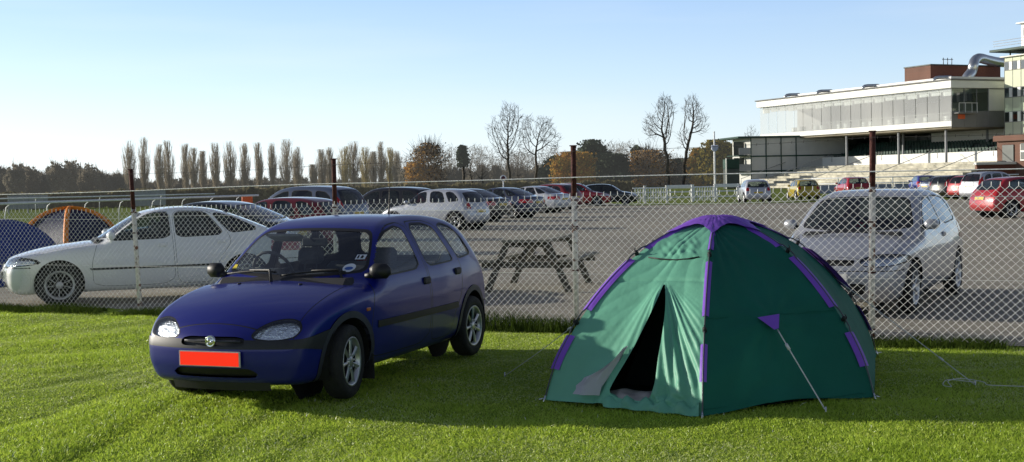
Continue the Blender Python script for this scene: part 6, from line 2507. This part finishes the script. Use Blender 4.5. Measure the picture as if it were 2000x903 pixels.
# brick entrance block lower right; its long side faces left like the grandstand
eo = Q(1947, 300, 146)
eb = thing('entrance_block', 'red brick entrance block with white doors below the pale green tower', 'building', Vector((eo.x, eo.y, 0)), gang)
z_ = lambda py: top_h(1947, py, 146)
blk2(eb, 'wall', 0, 9, -18, 0, 0, z_(277), 'brick_red')
blk2(eb, 'parapet', -.5, 9.3, -18.2, .1, z_(277) + .003, z_(266), 'brick_red')
blk2(eb, 'opening', -.12, -.003, -2.6, -.9, z_(322), z_(284), 'stand_dark')
for y in (-4.4, -5.4):
    dr = blk2(eb, 'door', -.14, -.003, y, y + .85, z_(316), z_(284), 'stand_white')
    for q in (0, 1):
        blk2(dr, 'pane', -.17, -.143, y + .12, y + .73, z_(313) + q * 1.0, z_(313) + .8 + q * 1.0, 'stand_dark')
lo_ = Q(1908, 300, 143)
lw = thing('garden_wall', 'low red brick wall with a white cap in front of the brick entrance block', 'wall', Vector((lo_.x, lo_.y, 0)), R(6))
blk2(lw, 'wall', 0, 12, 0, .5, 0, z_(322), 'brick_red')
blk2(lw, 'wall_cap', -.15, 12.1, -.12, .62, z_(322) + .003, z_(317), 'stand_white')
# pale green tower at the right edge, parallel to the grandstand front
tp = Q(1961, 300, 150)
tw = thing('office_tower', 'pale green panelled tower with window bands at the right picture edge', 'building', Vector((tp.x, tp.y, 0)), gang)
zt = lambda py: top_h(1961, py, 150)
TW, TD = 12.0, 18.0
blk2(tw, 'wall', .1, TW, -TD, 0, zt(276), zt(113), 'pale_green')
for py0, py1 in ((139, 121), (192, 172), (240, 219)):
    fl = blk2(tw, 'window_band', .04, .097, -TD, -.05, zt(py0), zt(py1), 'stand_grey')
    for i in range(14):
        mm = MB()
        y0 = -.15 - i * 1.25
        mm.add([(.02, y0, zt(py0) + .1), (.02, y0 - .62, zt(py0) + .1), (.02, y0 - .62, zt(py1) - .1), (.02, y0, zt(py1) - .1)], [(0, 1, 2, 3)])
        mm.build('window_pane', MATS['dark_glass'], fl)
        mm = MB()
        mm.bbox((.01, y0 - .92, (zt(py0) + zt(py1)) / 2), (.05, .46, zt(py1) - zt(py0) - .1), .01)
        mm.build('window_panel', MATS['stand_white'], fl)
for i in range(14):
    blk2(tw, 'panel_joint', .07, .098, -i * 1.25 - .06, -i * 1.25 - .03, zt(276), zt(113), 'stand_grey', .002)
blk2(tw, 'canopy', -1.6, TW, -TD - 2, .6, zt(103), zt(98.5), 'stand_green')
blk2(tw, 'canopy_post', .3, .45, -.75, -.6, zt(113), zt(103.2), 'stand_dark')
blk2(tw, 'roof_deck', -.3, TW, -TD - .3, .3, zt(113) + .003, zt(110.5), 'stand_white')
up = blk2(tw, 'penthouse', 1.0, TW, -TD, -1.7, zt(98.3), zt(50), 'stand_white')
blk2(up, 'penthouse_roof', .6, TW + .3, -TD - .3, -1.3, zt(50) + .003, zt(47), 'stand_white')
blk2(up, 'pane', .93, .997, -9, -2.1, zt(74), zt(58), 'dark_glass')
for z in (zt(92), zt(87), zt(82)):
    mm = MB()
    mm.tube([(-1.2, .4, z), (-1.2, -9, z)], .03, 5)
    mm.build('guard_rail', MATS['grey_panel'], tw)
# panelled block left of the stand
pb_ = Q(1466, 300, 176)
zp = lambda py: top_h(1466, py, 176)
bl2 = thing('stand_block', 'grey panelled block with dark green frames and balconies left of the grandstand', 'building', Vector((pb_.x, pb_.y, 0)), R(8))
PW = 14.0
mat('block_panel', (.58, .58, .55), .7, var=.08, scale=.4)
blk2(bl2, 'wall', 0, PW, 0, 8, 0, zp(270), 'block_panel')
blk2(bl2, 'roof', -1.9, PW, -.5, 8.2, zp(270) + .003, zp(266.5), 'stand_green')
for py in (306, 335):
    blk2(bl2, 'floor_band', -.05, PW + .05, -.10, -.003, zp(py) - .08, zp(py) + .1, 'stand_green')
for x in (0.03, 2.2, 4.35, 6.5):
    blk2(bl2, 'frame_post', x - .06, x + .06, -.14, -.004, 0, zp(270), 'stand_green')
for py in (303, 335):
    blk2(bl2, 'balcony_slab', -1.8, -.06, -.3, 5, zp(py) - .12, zp(py), 'stand_green')
    b_ = blk2(bl2, 'balcony_front', -1.75, -.08, -.28, -.22, zp(py) + .02, zp(py - 14), 'grey_panel')
    blk2(bl2, 'balcony_back', -1.6, -.07, 2.5, 2.6, zp(py), zp(py) + 1.9, 'stand_dark')
hut = thing('kiosk', 'small green and white kiosk left of the panelled block', 'kiosk', GX(1431, 170), R(6))
zk_ = lambda py: top_h(1431, py, 170)
blk2(hut, 'wall', -.7, 1.0, 0, 2, zk_(330), zk_(311), 'stand_green')
blk2(hut, 'white_post', -.85, -.72, -.1, 0.1, 0, zk_(309), 'stand_white')
blk2(hut, 'base', -.7, 1.0, .02, 1.9, 0, zk_(330) - .004, 'stand_dark')
